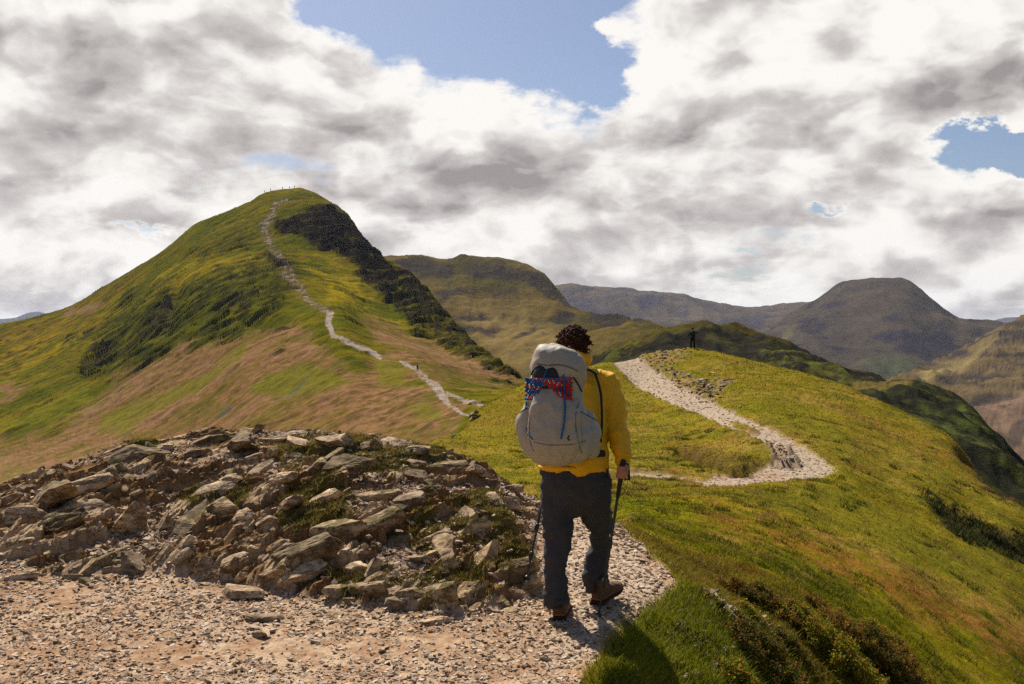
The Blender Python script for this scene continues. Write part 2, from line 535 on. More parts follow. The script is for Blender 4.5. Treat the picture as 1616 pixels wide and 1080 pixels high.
OUTCROP = [(-500, 770), (0, 768), (90, 725), (190, 690), (250, 700), (300, 690), (350, 655), (420, 655), (640, 670), (720, 695), (790, 745),
           (850, 775), (858, 800), (842, 850), (850, 930), (820, 950), (760, 965), (690, 975), (600, 970), (540, 955), (450, 930),
           (330, 905), (240, 900), (150, 915), (70, 900), (0, 890), (-500, 900)]
GRAVEL = [(-3000, 3000), (860, 3000), (895, 1200), (920, 1080), (950, 1030), (988, 988), (1030, 957), (1066, 925), (1052, 895), (1010, 855), (975, 826), (968, 805),
          (930, 790), (840, 760), (740, 690), (600, 660), (380, 640), (190, 670), (0, 740), (-3000, 740)]
PATH_FAR = [(985, 750), (1040, 752), (1090, 757), (1120, 765), (1160, 767), (1230, 759), (1290, 751), (1324, 742), (1292, 718), (1240, 689), (1200, 668), (1160, 652),
            (1125, 634), (1075, 610), (1045, 590), (1022, 575), (1010, 563), (975, 563), (966, 571), (985, 590), (1005, 611), (1050, 633), (1100, 652), (1140, 669),
            (1180, 684), (1205, 697), (1222, 712), (1222, 730), (1170, 742), (1110, 754), (1085, 751), (1040, 746), (985, 745)]
ISLAND = [(1150, 662), (1180, 668), (1198, 682), (1185, 684), (1160, 674)]
RUBBLE = [(1208, 700), (1235, 704), (1262, 722), (1262, 736), (1225, 735), (1215, 715)]
STONY = [(1000, 562), (1040, 556), (1090, 550), (1075, 566), (1060, 580), (1100, 600), (1150, 600), (1140, 625), (1125, 636), (1075, 612), (1045, 590)]


def zones(x, y, zb):
    px, py = to_px(x, y, zb)
    D = y
    w1 = fbm(x * 2.2, y * 2.2, 3, 31) * 14; w2 = fbm(x * 2.2, y * 2.2, 3, 47) * 9
    front = y > .3
    near = front & (D < 10.3)
    g = poly_mask(px, py, GRAVEL, 5, (w1, w2)) * (D < 11)
    g = np.where(~front | (D < 3.6), sstep(.33 * 1 - x + .1 * w1 / 14 * 1, -.05, .05), g)
    oc = poly_mask(px, py, OUTCROP, 9, (w1, w2 * .8)) * (D < 12.6) * (D > 5.4)
    sc = 1 / np.clip(D / 30, .3, 3)
    wf1 = (fbm(x * .8, y * .8, 3, 5) * 8 + fbm(x * 3.2, y * 3.2, 2, 6) * 5) * np.minimum(sc, 1.3); wf2 = (fbm(x * .8, y * .8, 3, 9) * 4 + fbm(x * 3.2, y * 3.2, 2, 8) * 2.5) * np.minimum(sc, 1.2)
    far = (D > 17) & (D < 87)
    pf = poly_mask(px, py, PATH_FAR, 1.6, (wf1, wf2)) * far
    pf = pf * (1 - poly_mask(px, py, ISLAND, 1.5, (wf1, wf2)))
    rub = poly_mask(px, py, RUBBLE, 2.5, (wf1, wf2)) * far
    sto = poly_mask(px, py, STONY, 4, (wf1, wf2)) * far
    return px, py, g, oc, pf, rub, sto


HAGS = [  # peat scarps in the far turf: image polyline, depth range, drop
    ([(1062, 712), (1085, 716), (1120, 733), (1170, 742), (1215, 736)], (26, 44), .60, 5.0),
    ([(1470, 792), (1510, 812), (1560, 838), (1616, 872), (1700, 910)], (16, 40), .55, 11.0),
    ([(1505, 705), (1545, 735), (1580, 760), (1603, 785)], (28, 50), .8, 9.0),
    ([(1215, 700), (1232, 716), (1228, 735)], (27, 36), .2, 4.0),
]
# bedding of the slate: strike runs to the right and away
BED = R(28)


def zfun(x, y, full=False):
    x = np.asarray(x, float); y = np.asarray(y, float)
    zb = zbase(x, y)
    px, py, g, oc, pf, rub, sto = zones(x, y, zb)
    z = zb.copy()
    grass = 1 - np.maximum(g, pf)
    D = np.maximum(y, 1)
    far = sstep(D, 14, 30)
    # turf: soft hummocks, bigger further out
    z += grass * (fbm(x * .9, y * .9, 3, 60) * .05 + fbm(x * 5, y * 5, 4, 61) * .022 * (1 - far) + far * fbm(x * .35, y * .35, 4, 62) * .26 + far * fbm(x * 1.7, y * 1.7, 3, 63) * .09 + (1 - far) * fbm(x * 2.1, y * 2.1, 3, 68) * .05)
    gr = g * (1 - oc)
    z += gr * (fbm(x * 1.3, y * 1.3, 3, 64) * .035 + fbm(x * 9, y * 9, 3, 65) * .010 + perlin(x * 30, y * 30, 66) * .003)
    z += (pf + sto) * (fbm(x * 2.5, y * 2.5, 3, 67) * .05) - pf * .10
    z += np.maximum(rub, sto * .8) * np.maximum(0, cells(x * 1.6, y * 1.6, 70, 1.3)[0] - .35) * .35
    # the outcrop: tilted plates at three sizes
    if np.any(oc > 0):
        s = oc > 0
        xs = x[s]; ys = y[s]
        wx = xs + fbm(xs * 1.8, ys * 1.8, 3, 71) * .22; wy = ys + fbm(xs * 1.8, ys * 1.8, 3, 72) * .22
        u = wx * math.cos(BED) + wy * math.sin(BED); v = -wx * math.sin(BED) + wy * math.cos(BED)
        h1, e1, i1 = cells(u / 1.25, v / .62, 73, 1.3, (.35, -.35))
        h2, e2, i2 = cells(u / .46, v / .21, 74, 1.3, (.4, -.45))
        h3, e3, i3 = cells(u / .17, v / .075, 75, 1.2, (.4, -.4))
        h4, e4, i4 = cells(u / .07, v / .035, 76, 1.0, (.2, -.3))
        crk = (1 - sstep(e1, 0, .10)) * .06 + (1 - sstep(e2, 0, .12)) * .03
        dz = (h1 - .5) * .085 + (h2 - .5) * .075 + (h3 - .5) * .040 + (h4 - .5) * .017 - crk * .7 + ridged(u * 2.6, v * 5.5, 3, 80) * .022
        dz = dz + fbm(xs * .9, ys * .9, 2, 77) * .10
        # soil and scree fill the lower places
        lvl = -.020 + .06 * fbm(xs * 2.0, ys * 2.0, 3, 78)
        fill = dz < lvl
        soil = sstep(lvl - dz, -.012, .012)
        dz = np.where(fill, lvl + (dz - lvl) * .18 + fbm(xs * 14, ys * 14, 3, 79) * .008, dz)
        crest = sstep(py[s], 690, 760) * .65 + .35
        z[s] += oc[s] * dz * crest + .03 * oc[s]
        soil_full = np.zeros(x.shape); soil_full[s] = soil
        rid = np.zeros(x.shape); rid[s] = i2
    else:
        soil_full = np.zeros(x.shape); rid = np.zeros(x.shape)
    hag = np.zeros(x.shape)
    for pts, (d0, d1), drop, wd in HAGS:
        s = (D > d0) & (D < d1) & (px > pts[0][0] - 60) & (px < pts[-1][0] + 60)
        if not np.any(s): continue
        n = fbm(x[s] * 1.1, y[s] * 1.1, 3, 90)
        dd, pos = line_dist(px[s], py[s] + n * 7, pts)
        fade = sstep(pos, 0, .5) * (1 - sstep(pos, len(pts) - 1.5, len(pts) - 1))
        b = np.exp(-(dd / wd)**2) * fade * np.clip(.8 + 1.2 * n, 0, 1.4)
        z[s] -= b * drop
        hag[s] = np.maximum(hag[s], b)
    if full:
        return z, px, py, g, oc, pf, rub, sto, soil_full, rid, hag
    return z


def zat(x, y):
    return float(zfun(np.array([float(x)]), np.array([float(y)]))[0])


def hit(px, py, r0=3.0, r1=100.0):
    """ground point seen at an image position"""
    D = np.exp(np.linspace(math.log(r0), math.log(r1), 900))
    x = (px - 808) / F * D
    z = zfun(x, D)
    pv = HOR - F * (z - EYE) / D
    k = np.argmax(pv <= py)
    if pv[k] > py: k = len(D) - 1
    return Vector((x[k], D[k], z[k]))


def build_near_ground():
    NC = 800
    th = np.concatenate([np.linspace(-math.pi, R(-31), 40)[:-1], np.linspace(R(-31), R(31), NC), np.linspace(R(31), math.pi, 40)[1:]])
    def lg(a, b, n): return np.exp(np.linspace(math.log(a), math.log(b), n, endpoint=False))
    r = np.concatenate([lg(.35, 4.2, 22), lg(4.2, 11.6, 430), lg(11.6, 20, 70), lg(20, 96, 190), lg(96, 415, 14)])
    TH, RR = np.meshgrid(th, r)
    x = (np.sin(TH) * RR).ravel(); y = (np.cos(TH) * RR).ravel()
    z, px, py, g, oc, pf, rub, sto, soil, rid, hag = zfun(x, y, True)
    D = np.maximum(y, 1.0)
    V = np.stack([x, y, z], 1)
    # ---- turf colours
    n1 = fbm(x * .5, y * .5, 4, 101); n2 = fbm(x * 2.6, y * 2.6, 4, 102); n3 = fbm(x * .16, y * .16, 3, 103); n4 = fbm(x * 11, y * 11, 3, 104)
    green = C3(.118, .122, .005); olive = C3(.195, .158, .008); straw = C3(.27, .175, .040); rust = C3(.20, .080, .020); deep = C3(.048, .052, .006); dark = C3(.030, .030, .012)
    c = lerp(np.repeat(green[None], len(x), 0), olive, sstep(n1 + .4 * n2, -.25, .35))
    c = lerp(c, straw, .75 * sstep(n2 * .8 + n3 + .45 * n4, .0, .6))
    c = lerp(c, deep, .75 * sstep(-n1 * .8 + n4 * .7 - n2 * .6, .05, .6))
    pch = fbm(x * .33, y * .33, 4, 131) + .5 * fbm(x * 1.9, y * 1.9, 3, 132)
    c = lerp(c, rust, .50 * sstep(pch, .20, .5))
    wp = (fbm(x * .7, y * .7, 3, 110) * 26, fbm(x * .7, y * .7, 3, 111) * 16)
    f_ = sstep(n2 + .6 * n4, -.35, .35)
    band = poly_mask(px, py, [(1080, 785), (1180, 800), (1300, 845), (1450, 905), (1640, 990), (1640, 1060), (1500, 1000), (1350, 925), (1250, 880), (1100, 830)], 22, wp)
    c = lerp(c, rust * 1.15, .66 * band * f_)
    lush = poly_mask(px, py, [(1290, 765), (1340, 765), (1480, 850), (1616, 905), (1616, 960), (1450, 890), (1330, 830)], 16, wp) + poly_mask(px, py, [(1150, 620), (1250, 620), (1330, 690), (1340, 740), (1260, 690), (1190, 660)], 14, wp)
    c = lerp(c, green * 1.05, .6 * np.clip(lush, 0, 1))
    redd = poly_mask(px, py, [(1130, 590), (1330, 640), (1500, 700), (1600, 780), (1560, 780), (1420, 700), (1300, 640), (1180, 600)], 12, wp)
    c = lerp(c, rust * 1.2, .45 * redd * f_)
    lightc = poly_mask(px, py, [(1340, 690), (1460, 705), (1490, 740), (1400, 740), (1330, 710)], 14, wp)
    c = lerp(c, straw, .5 * lightc * f_)
    gold = poly_mask(px, py, [(690, 690), (760, 645), (860, 600), (860, 690)], 8, wp)
    c = lerp(c, C3(.15, .11, .008), .55 * gold * (y > 50))
    ribbon = np.exp(-((py - (688 - (px - 700) * .09)) / 5)**2) * (px > 690) * (px < 860) * (y > 45)
    c = lerp(c, C3(.19, .16, .012), .7 * ribbon)
    tex = poly_mask(px, py, [(985, 775), (1090, 765), (1130, 800), (1120, 840), (1010, 830)], 16, wp)
    c = lerp(c, deep * .8, .6 * tex * sstep(n4 + n2, -.1, .3))
    hz = np.clip(hag * 1.4, 0, 1)
    c = lerp(c, C3(.040, .026, .014), hz * .9)
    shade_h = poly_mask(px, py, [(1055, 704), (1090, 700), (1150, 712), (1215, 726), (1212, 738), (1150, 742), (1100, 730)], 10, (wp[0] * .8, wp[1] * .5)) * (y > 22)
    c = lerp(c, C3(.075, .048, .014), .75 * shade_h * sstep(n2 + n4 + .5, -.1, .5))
    heath = poly_mask(px, py, [(1455, 785), (1500, 795), (1570, 830), (1660, 868), (1660, 905), (1560, 862), (1500, 832)], 7, wp)
    c = lerp(c, C3(.026, .030, .010), .85 * heath)  # dark heather, the shade among its clumps included in the colour
    crag = poly_mask(px, py, [(1545, 742), (1575, 745), (1603, 760), (1606, 795), (1585, 785), (1555, 765)], 5, wp) * (y > 25)
    c = lerp(c, C3(.035, .030, .024), .9 * crag)
    scar = poly_mask(px, py, [(1508, 700), (1530, 706), (1560, 740), (1545, 745), (1520, 720)], 5, wp) * (y > 25)
    c = lerp(c, C3(.16, .075, .03), .6 * scar)
    # near bank: lusher, darker, then browner toward its lip
    bank = (y < 9.5) & (y > .3)
    lipf = poly_mask(px, py, [(1000, 830), (1140, 905), (1250, 975), (1420, 1050), (1520, 1100), (1300, 1100), (1200, 1010), (1120, 950), (1040, 880)], 12, wp) * bank
    c = lerp(c, C3(.150, .090, .022), .55 * lipf * f_)
    bk = poly_mask(px, py, [(985, 985), (1065, 925), (1250, 1000), (1350, 1200), (850, 1300), (925, 1080)], 14, wp) * (y < 9)
    c = lerp(c, C3(.14, .155, .010), .65 * bk)
    # ---- gravel, soil and stone
    gsoil = C3(.30, .175, .098); gdust = C3(.46, .33, .215); gpale = C3(.52, .42, .31)
    m1 = fbm(x * 1.1, y * 1.1, 4, 120); m2 = fbm(x * 6, y * 6, 4, 121); m3 = fbm(x * 26, y * 26, 2, 122)
    gc = lerp(np.repeat(gsoil[None], len(x), 0), gdust, sstep(m1 * .5 + m2 * .8 + m3 * .3, -.35, .45))
    trod = poly_mask(px, py, [(800, 1400), (880, 1050), (900, 960), (870, 900), (880, 820), (960, 815), (1060, 925), (980, 985), (930, 1060), (900, 1400)], 30, None) * (y < 12)
    gc = lerp(gc, gpale * .92, .55 * trod)
    earth = poly_mask(px, py, [(870, 1060), (925, 1040), (915, 1090), (860, 1150)], 10, wp) + .8 * poly_mask(px, py, [(1030, 870), (1075, 915), (1060, 935), (1010, 880)], 6, None)
    gc = lerp(gc, C3(.36, .19, .095), .6 * np.clip(earth, 0, 1))
    c = lerp(c, gc, np.clip(g, 0, 1))
    pc = lerp(np.repeat(C3(.36, .285, .205)[None], len(x), 0), C3(.26, .175, .105), .8 * sstep(fbm(x * 2.5, y * 2.5, 3, 125) + .4 * n4, .0, .5))
    pink = poly_mask(px, py, [(1100, 742), (1150, 735), (1230, 738), (1240, 750), (1120, 752)], 4, None)
    pc = lerp(pc, C3(.33, .19, .13), .5 * pink)
    c = lerp(c, pc, np.clip(pf, 0, 1))
    c = lerp(c, C3(.22, .155, .10) * (1 + .5 * n4[:, None]), .8 * np.clip(rub, 0, 1))
    c = lerp(c, C3(.23, .155, .075) * (1 + .5 * n4[:, None]), .7 * sto * sstep(n2 + n4 * .5, -.3, .2))
    edge = np.exp(-((pf - .4) / .35)**2) * (y > 17)
    c = lerp(c, C3(.22, .11, .045), .55 * edge)
    # outcrop: tan slate, some plates paler, brown soil between, moss on top of it
    rc = lerp(np.repeat(C3(.21, .122, .052)[None], len(x), 0), C3(.44, .31, .185), sstep(rid + m2 * .6, .35, .9))
    rc = rc * (1 + .25 * m3[:, None])
    rc = lerp(rc, C3(.115, .072, .032), .7 * sstep(m2 - m1 * .3, .05, .45))
    rc = lerp(rc, gc * .92, .8 * soil)
    moss_zones = [(430, 560, 775, 860), (290, 400, 760, 830), (520, 620, 890, 955), (640, 770, 890, 965), (780, 850, 880, 930), (560, 700, 700, 760), (700, 830, 800, 870), (200, 260, 700, 730), (640, 700, 820, 880), (430, 600, 690, 740)]
    mz = np.zeros(len(x))
    rc = lerp(rc, C3(.40, .22, .10) * .8, .5 * sstep(fbm(x * 3.1, y * 3.1, 3, 126), .12, .4) * soil)
    for a0, a1, b0, b1 in moss_zones:
        mz = np.maximum(mz, np.exp(-(((px - (a0 + a1) / 2) / (a1 - a0) * 1.7)**2 + ((py - (b0 + b1) / 2) / (b1 - b0) * 1.7)**2)))
    global moss_field
    moss_mask = sstep(mz + m2 * .45 + m1 * .3, .34, .62) * oc
    rc = lerp(rc, lerp(np.repeat(C3(.075, .080, .014)[None], len(x), 0), C3(.17, .115, .035), sstep(m2 + m3 * .4, -.2, .3)), .85 * moss_mask)
    c = lerp(c, rc, np.clip(oc * 1.3, 0, 1))
    c = np.clip(c, .005, .8)
    Fc = grid_faces(len(r), len(th))
    gf = g[Fc].mean(1); of = oc[Fc].mean(1); pff = (pf + rub)[Fc].mean(1)
    is_o = of > .5
    is_g = (gf > .5) & ~is_o
    is_p = (pff > .5) & ~is_o & ~is_g
    is_t = ~(is_o | is_g | is_p)
    mt = ground_mat('turf', (9.0, 60.0), .38, .7, .03)
    mg = ground_mat('gravel_soil', (22.0, 120.0), .30, .7, .015)
    mp = ground_mat('path_gravel', (7.0, 30.0), .22, .6, .03)
    mo = ground_mat('slate_rock', (14.0, 70.0), .34, .8, .02, stretch=(1, 1, 3.5))
    o1 = tag(link('grassland', submesh(V, Fc, c, is_t, 'grassland', mt)), 'sunlit fell turf on the near ridge and knoll', None, None, 'structure')
    o2 = tag(link('gravel_ground', submesh(V, Fc, c, is_g, 'gravel_ground', mg)), 'stony pinkish ground in the foreground', None, None, 'structure')
    o3 = tag(link('path', submesh(V, Fc, c, is_p, 'path', mp)), 'pale gravel footpath winding up to the grassy knoll', None, None, 'structure')
    o4 = tag(link('rock_outcrop', submesh(V, Fc, c, is_o, 'rock_outcrop', mo, False)), 'craggy brown slate outcrop left of the path', 'rock outcrop')
    return dict(x=x, y=y, z=z, px=px, py=py, g=g, oc=oc, pf=pf, rub=rub, sto=sto, soil=soil, moss=moss_mask, c=c, hag=hag, lip=lipf, bk=bk, heath=heath, objs=(o1, o2, o3, o4), shape=TH.shape, rust=band)


G = build_near_ground()

# ---------------------------------------------------------------- hills further off
def curve_at(pts, px):
    a = np.array(pts, float)
    return pchip(a[:, 0], a[:, 1], px), np.interp(px, a[:, 0], a[:, 2])


def hill(name, label, curves, rows, ncol, back, noise_fn, color_fn, mat, px_range=None, prof=None):
    """curves: from the foot to the skyline, each a list of (px, py, distance); real ground is lofted through them"""
    lo = px_range[0]; hi = px_range[1]
    pxs = np.linspace(lo, hi, ncol)
    ang = np.arctan((pxs - 808) / F)
    Ys, Ds = zip(*[curve_at(c, pxs) for c in curves])
    Ys = np.array(Ys); Ds = np.array(Ds)
    Zs = EYE - (Ys - HOR) / F * Ds
    # drop before the foot and behind the skyline
    Dall = [Ds[0] * .8]; Zall = [Zs[0] - .12 * Ds[0]]
    for k in range(len(curves)):
        Dall.append(Ds[k]); Zall.append(Zs[k])
    Dall.append(Ds[-1] + back * .25); Zall.append(Zs[-1] - back * .07)
    Dall.append(Ds[-1] + back); Zall.append(Zs[-1] - back * .6)
    Dall = np.array(Dall); Zall = np.array(Zall)
    nk = len(Dall)
    rws = [6] + list(rows) + [8, 10]
    ts = np.concatenate([np.linspace(i, i + 1, rws[i], endpoint=False) for i in range(nk - 1)] + [[nk - 1]])
    k = np.arange(nk)
    # catmull-like smooth interpolation through the knots
    Dg = np.empty((len(ts), ncol)); Zg = np.empty((len(ts), ncol))
    for j in range(ncol):
        Dg[:, j] = pchip(k, Dall[:, j], ts)
        Zg[:, j] = pchip(Dall[:, j], Zall[:, j], Dg[:, j])
    X = ((pxs - 808) / F)[None, :] * Dg
    x = X.ravel(); y = Dg.ravel(); z = Zg.ravel()
    px, py = to_px(x, y, z)
    T = np.repeat(ts[:, None], ncol, 1).ravel()
    z = z + noise_fn(x, y, z, px, py, T)
    dzx = np.gradient(z.reshape(Dg.shape), axis=0).ravel()
    c = np.clip(color_fn(x, y, z, px, py, T), .004, .6)
    V = np.stack([x, y, z], 1)
    Fc = grid_faces(len(ts), ncol)
    return V, Fc, c, (px, py, T)


def big_hill():
    foot = [(-300, 900, 240), (0, 850, 230), (200, 820, 215), (400, 780, 200), (560, 745, 180), (700, 706, 165), (760, 690, 160), (860, 660, 165), (960, 640, 175)]
    mid1 = [(-300, 740, 380), (0, 705, 360), (150, 680, 340), (300, 660, 300), (420, 640, 260), (540, 640, 230), (640, 655, 205), (700, 650, 195), (760, 640, 190), (820, 640, 200), (960, 640, 215)]
    mid2 = [(-300, 640, 480), (0, 615, 470), (150, 575, 450), (300, 535, 410), (420, 520, 370), (520, 520, 330), (600, 571, 285), (660, 582, 270), (740, 612, 250), (800, 618, 255), (860, 622, 262), (960, 640, 275)]
    mid3 = [(-300, 590, 590), (0, 560, 590), (150, 512, 570), (270, 440, 560), (350, 405, 560), (430, 400, 550), (520, 438, 500), (600, 500, 440), (680, 548, 390), (740, 580, 345), (800, 606, 310), (860, 616, 300), (960, 640, 300)]
    sky = [(-300, 555, 700), (-100, 527, 690), (0, 512, 680), (60, 500, 690), (100, 489, 690), (150, 462, 690), (190, 438, 690), (230, 414, 695), (270, 388, 700), (310, 358, 700), (345, 343, 705), (390, 324, 710), (415, 309, 715), (440, 304, 720),
           (470, 302, 720), (495, 309, 715), (515, 320, 705), (545, 342, 680), (565, 366, 650), (590, 398, 620), (610, 414, 600), (640, 430, 570), (665, 455, 540), (700, 492, 490), (730, 522, 450), (760, 553, 410), (790, 578, 375), (825, 604, 340), (860, 616, 320), (960, 640, 310)]

    darkp = [[(432, 345), (455, 350), (470, 338), (495, 330), (520, 322), (550, 342), (600, 402), (660, 440), (720, 505), (790, 572), (828, 606), (800, 606), (760, 585), (725, 563), (690, 545), (660, 530), (640, 503), (600, 470), (575, 445), (560, 420), (530, 405), (510, 392), (480, 380), (455, 375), (430, 365)],  # crag: dark rock and heather, its weaker sunlight painted in too
             [(118, 575), (150, 545), (200, 522), (245, 495), (262, 468), (285, 458), (282, 480), (262, 515), (240, 530), (200, 550), (160, 575), (135, 583)],  # from here on: gully shading painted as dark patches
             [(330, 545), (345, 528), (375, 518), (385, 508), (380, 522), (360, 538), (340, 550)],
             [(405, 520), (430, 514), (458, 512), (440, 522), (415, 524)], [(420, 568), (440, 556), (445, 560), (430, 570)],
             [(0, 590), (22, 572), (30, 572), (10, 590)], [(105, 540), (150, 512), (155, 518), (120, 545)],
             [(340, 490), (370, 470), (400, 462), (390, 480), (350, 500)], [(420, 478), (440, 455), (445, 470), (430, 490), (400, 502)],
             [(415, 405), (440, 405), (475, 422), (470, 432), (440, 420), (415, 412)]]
    dsoft = [[(200, 460), (300, 440), (420, 400), (470, 440), (440, 510), (300, 560), (180, 600), (120, 590)],  # deep shade zones of the left flank, painted as darker ground
             [(300, 400), (390, 370), (400, 390), (320, 410)]]
    brk = [[(-300, 900), (-300, 700), (0, 700), (90, 682), (150, 640), (210, 580), (290, 555), (360, 535), (400, 515), (470, 512), (520, 560), (560, 580), (640, 600), (700, 625), (735, 655), (700, 700), (560, 730), (300, 800), (0, 850)],
           [(0, 610), (40, 612), (20, 640), (0, 650)], [(95, 490), (150, 480), (165, 490), (110, 510)], [(380, 640), (640, 560), (700, 575), (820, 615), (740, 612), (650, 590)], [(560, 500), (640, 520), (740, 575), (820, 612), (700, 590), (600, 545)]]
    lime = [[(150, 690), (160, 655), (240, 625), (330, 590), (385, 545), (395, 560), (350, 600), (250, 650), (195, 685)], [(385, 615), (430, 585), (500, 578), (560, 600), (500, 620), (420, 622)],
            [(640, 640), (670, 632), (700, 660), (660, 660)], [(0, 680), (60, 640), (140, 610), (150, 640), (90, 670)], [(590, 570), (640, 575), (640, 600), (600, 600)], [(260, 620), (310, 610), (330, 620), (280, 630)]]
    gold = [[(180, 470), (330, 395), (420, 400), (400, 430), (300, 450), (200, 500), (100, 540)], [(0, 540), (120, 500), (180, 470), (120, 540), (0, 610)],
            [(450, 385), (520, 410), (600, 480), (700, 560), (640, 530), (520, 470)]]
    pa = [(452, 318), (433, 325), (428, 345), (415, 360), (424, 380), (428, 398), (440, 410), (455, 425), (452, 440), (470, 455), (482, 472), (500, 485), (522, 497), (518, 515), (525, 532), (548, 545), (575, 557), (600, 568)]
    pb = [(632, 572), (655, 582), (668, 596), (688, 612), (700, 626), (715, 642), (740, 653)]
    pc_ = [(705, 622), (735, 632), (762, 638), (745, 648)]

    def masks(x, y, px, py):
        q1 = fbm(x / 26, y / 26, 4, 201); q2 = fbm(x / 26, y / 26, 4, 202)
        sx = (px + py * .9) / 60; sy = (py - px * .25) / 14      # streaks that run down the slope, a function of the surface point
        w = (q1 * 17, q2 * 11)
        md = np.zeros(x.shape)
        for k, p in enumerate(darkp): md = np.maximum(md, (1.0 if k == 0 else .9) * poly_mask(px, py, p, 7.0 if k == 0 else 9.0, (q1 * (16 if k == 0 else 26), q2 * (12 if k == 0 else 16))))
        ds = np.zeros(x.shape)
        for p in dsoft: ds = np.maximum(ds, poly_mask(px, py, p, 18, w))
        mb = np.zeros(x.shape)
        for p in brk: mb = np.maximum(mb, poly_mask(px, py, p, 6, (w[0] * 2, w[1] * 2)))
        ml = np.zeros(x.shape)
        for p in lime: ml = np.maximum(ml, poly_mask(px, py, p, 5, w))
        mg_ = np.zeros(x.shape)
        for p in gold: mg_ = np.maximum(mg_, poly_mask(px, py, p, 14, w))
        return md, ds, mb, ml, mg_

    def streak(x, y):
        return x * .82 + y * .57, -x * .57 + y * .82

    def nz(x, y, z, px, py, T):
        md, ds, mb, ml, mg_ = masks(x, y, px, py)
        u, v = streak(x, y)
        front = sstep(T, 1.0, 1.6)
        skyf = 1 - .75 * np.exp(-((T - 5) / .12)**2)
        big = fbm(x / 75, y / 75, 3, 210) * 3.0
        gul = ridged(u / 70, v / 30, 4, 211) * .9 * (1 - mb * .6)
        fin = fbm(u / 9, v / 6, 4, 212) * 1.1 + ridged(u / 15 + 3, v / 8, 3, 216) * .55
        cr = cells(u / 16, v / 5.5, 213, 1.6, (.2, -.5))[0] - .5
        rough = cr * 3.2 + ridged(x / 9, y / 9, 3, 214) * 1.1
        pt = sstep(ridged(u / 26, v / 12, 3, 219) + .9 * ds - .5 * mb, .45, .9)
        d = big + gul + fin + pt * (cells(u / 22, v / 6, 215, 1.4, (0, -.6))[0] - .5) * 1.5 + rough * np.clip(md * 1.0 + ds * .45, 0, 1)
        # a hollow where the dark gill runs
        gill = np.exp(-(line_dist(px, py, [(285, 460), (262, 515), (200, 545), (140, 580)])[0] / 13)**2)
        d = d - gill * 6 * front
        lip = np.exp(-(line_dist(px, py, [(345, 528), (385, 508), (440, 515), (460, 512)])[0] / 8)**2)
        d = d - lip * 3
        return d * front * skyf * .8

    def cf(x, y, z, px, py, T):
        md, ds, mb, ml, mg_ = masks(x, y, px, py)
        u, v = streak(x, y)
        n1 = fbm(u / 40, v / 24, 4, 220); n2 = fbm(u / 9, v / 5.5, 4, 221); n3 = fbm(x / 110, y / 110, 3, 222); n4 = fbm(x / 2.2, y / 2.2, 3, 223)
        n5 = ridged(u / 22, v / 9, 4, 224)
        c = lerp(np.repeat(C3(.078, .080, .005)[None], len(x), 0), C3(.150, .115, .008), sstep(n1 + .5 * n2, -.3, .3))
        c = lerp(c, C3(.27, .19, .008), .8 * mg_ * sstep(n1 + n2 * .7, -.35, .3))
        c = lerp(c, C3(.17, .07, .014), .5 * sstep(n3 + n2 * .8, .15, .6))
        c = lerp(c, C3(.034, .038, .007), .9 * ds * sstep(n2 + .5 * n5 + .5 * n1, -.05, .4))
        c = lerp(c, C3(.036, .038, .008), .75 * sstep(n5 * .7 + n2 * .9, .35, .8))
        bc = lerp(np.repeat(C3(.215, .112, .056)[None], len(x), 0), C3(.145, .088, .022), sstep(n2 * .7 + n4 * .9, -.2, .4))
        bc = lerp(bc, C3(.27, .145, .090), .5 * sstep(n1 + n3, .0, .5))
        bc = lerp(bc, C3(.085, .055, .020), .7 * sstep(n5 * .6 + n2 * 1.0 + n4 * .3, .35, .8))
        bc = lerp(bc, C3(.115, .105, .010), .6 * sstep(n3 * .8 + n1 * .7 + n2 * .4, .12, .4))
        c = lerp(c, bc, mb * (.35 + .65 * sstep(n1 + n2 * .8 + n3 * .6, -.35, .05)))
        c = lerp(c, C3(.125, .120, .010), .75 * ml * sstep(n2 + n4 * .4, -.6, 0))
        blue = poly_mask(px, py, [(345, 655), (365, 640), (366, 645), (350, 656)], 2, None) + .6 * poly_mask(px, py, [(440, 630), (480, 598), (490, 590), (470, 615), (445, 632)], 5, None)
        c = lerp(c, C3(.075, .090, .060), np.clip(blue, 0, 1))
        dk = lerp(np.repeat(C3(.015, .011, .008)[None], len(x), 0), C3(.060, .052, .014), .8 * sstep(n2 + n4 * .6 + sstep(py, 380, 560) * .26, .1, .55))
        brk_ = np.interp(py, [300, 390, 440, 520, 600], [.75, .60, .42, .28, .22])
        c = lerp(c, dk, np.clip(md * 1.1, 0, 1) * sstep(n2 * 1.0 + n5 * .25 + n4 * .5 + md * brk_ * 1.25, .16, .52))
        # paths: bare pale stone
        wv = fbm(x / 6, y / 6, 3, 230) * 5
        d1, p1 = line_dist(px + wv * sstep(520 - py, 0, 30) * 1.6, py, pa)
        wid = np.interp(p1, [0, 3, 5, 8, 10, 11, 12, 14, 17], [2.5, 7, 4, 8, 5, 4, 6, 3.8, 2.6])
        br = sstep(fbm(x / 2.5, y / 2.5, 3, 231) + .45 * n2, .02, .2) * .85
        solid = sstep(py, 488, 500)
        m = (1 - sstep(d1, wid * .75, wid * 1.1)) * np.maximum(solid, br * .85)
        d2, p2 = line_dist(px, py, pb)
        wid2 = np.interp(p2, [0, 1, 3, 4, 5, 6], [2.2, 3.2, 7, 5, 2.4, 2.0])
        m2 = (1 - sstep(d2 + wv * .25, wid2 * .7, wid2 * 1.1)) * np.maximum(sstep(fbm(x / 1.5, y / 1.5, 3, 232), -.25, .0), 1 - sstep(np.abs(p2 - 3.5), .5, 1.5))
        d3, p3 = line_dist(px, py, pc_)
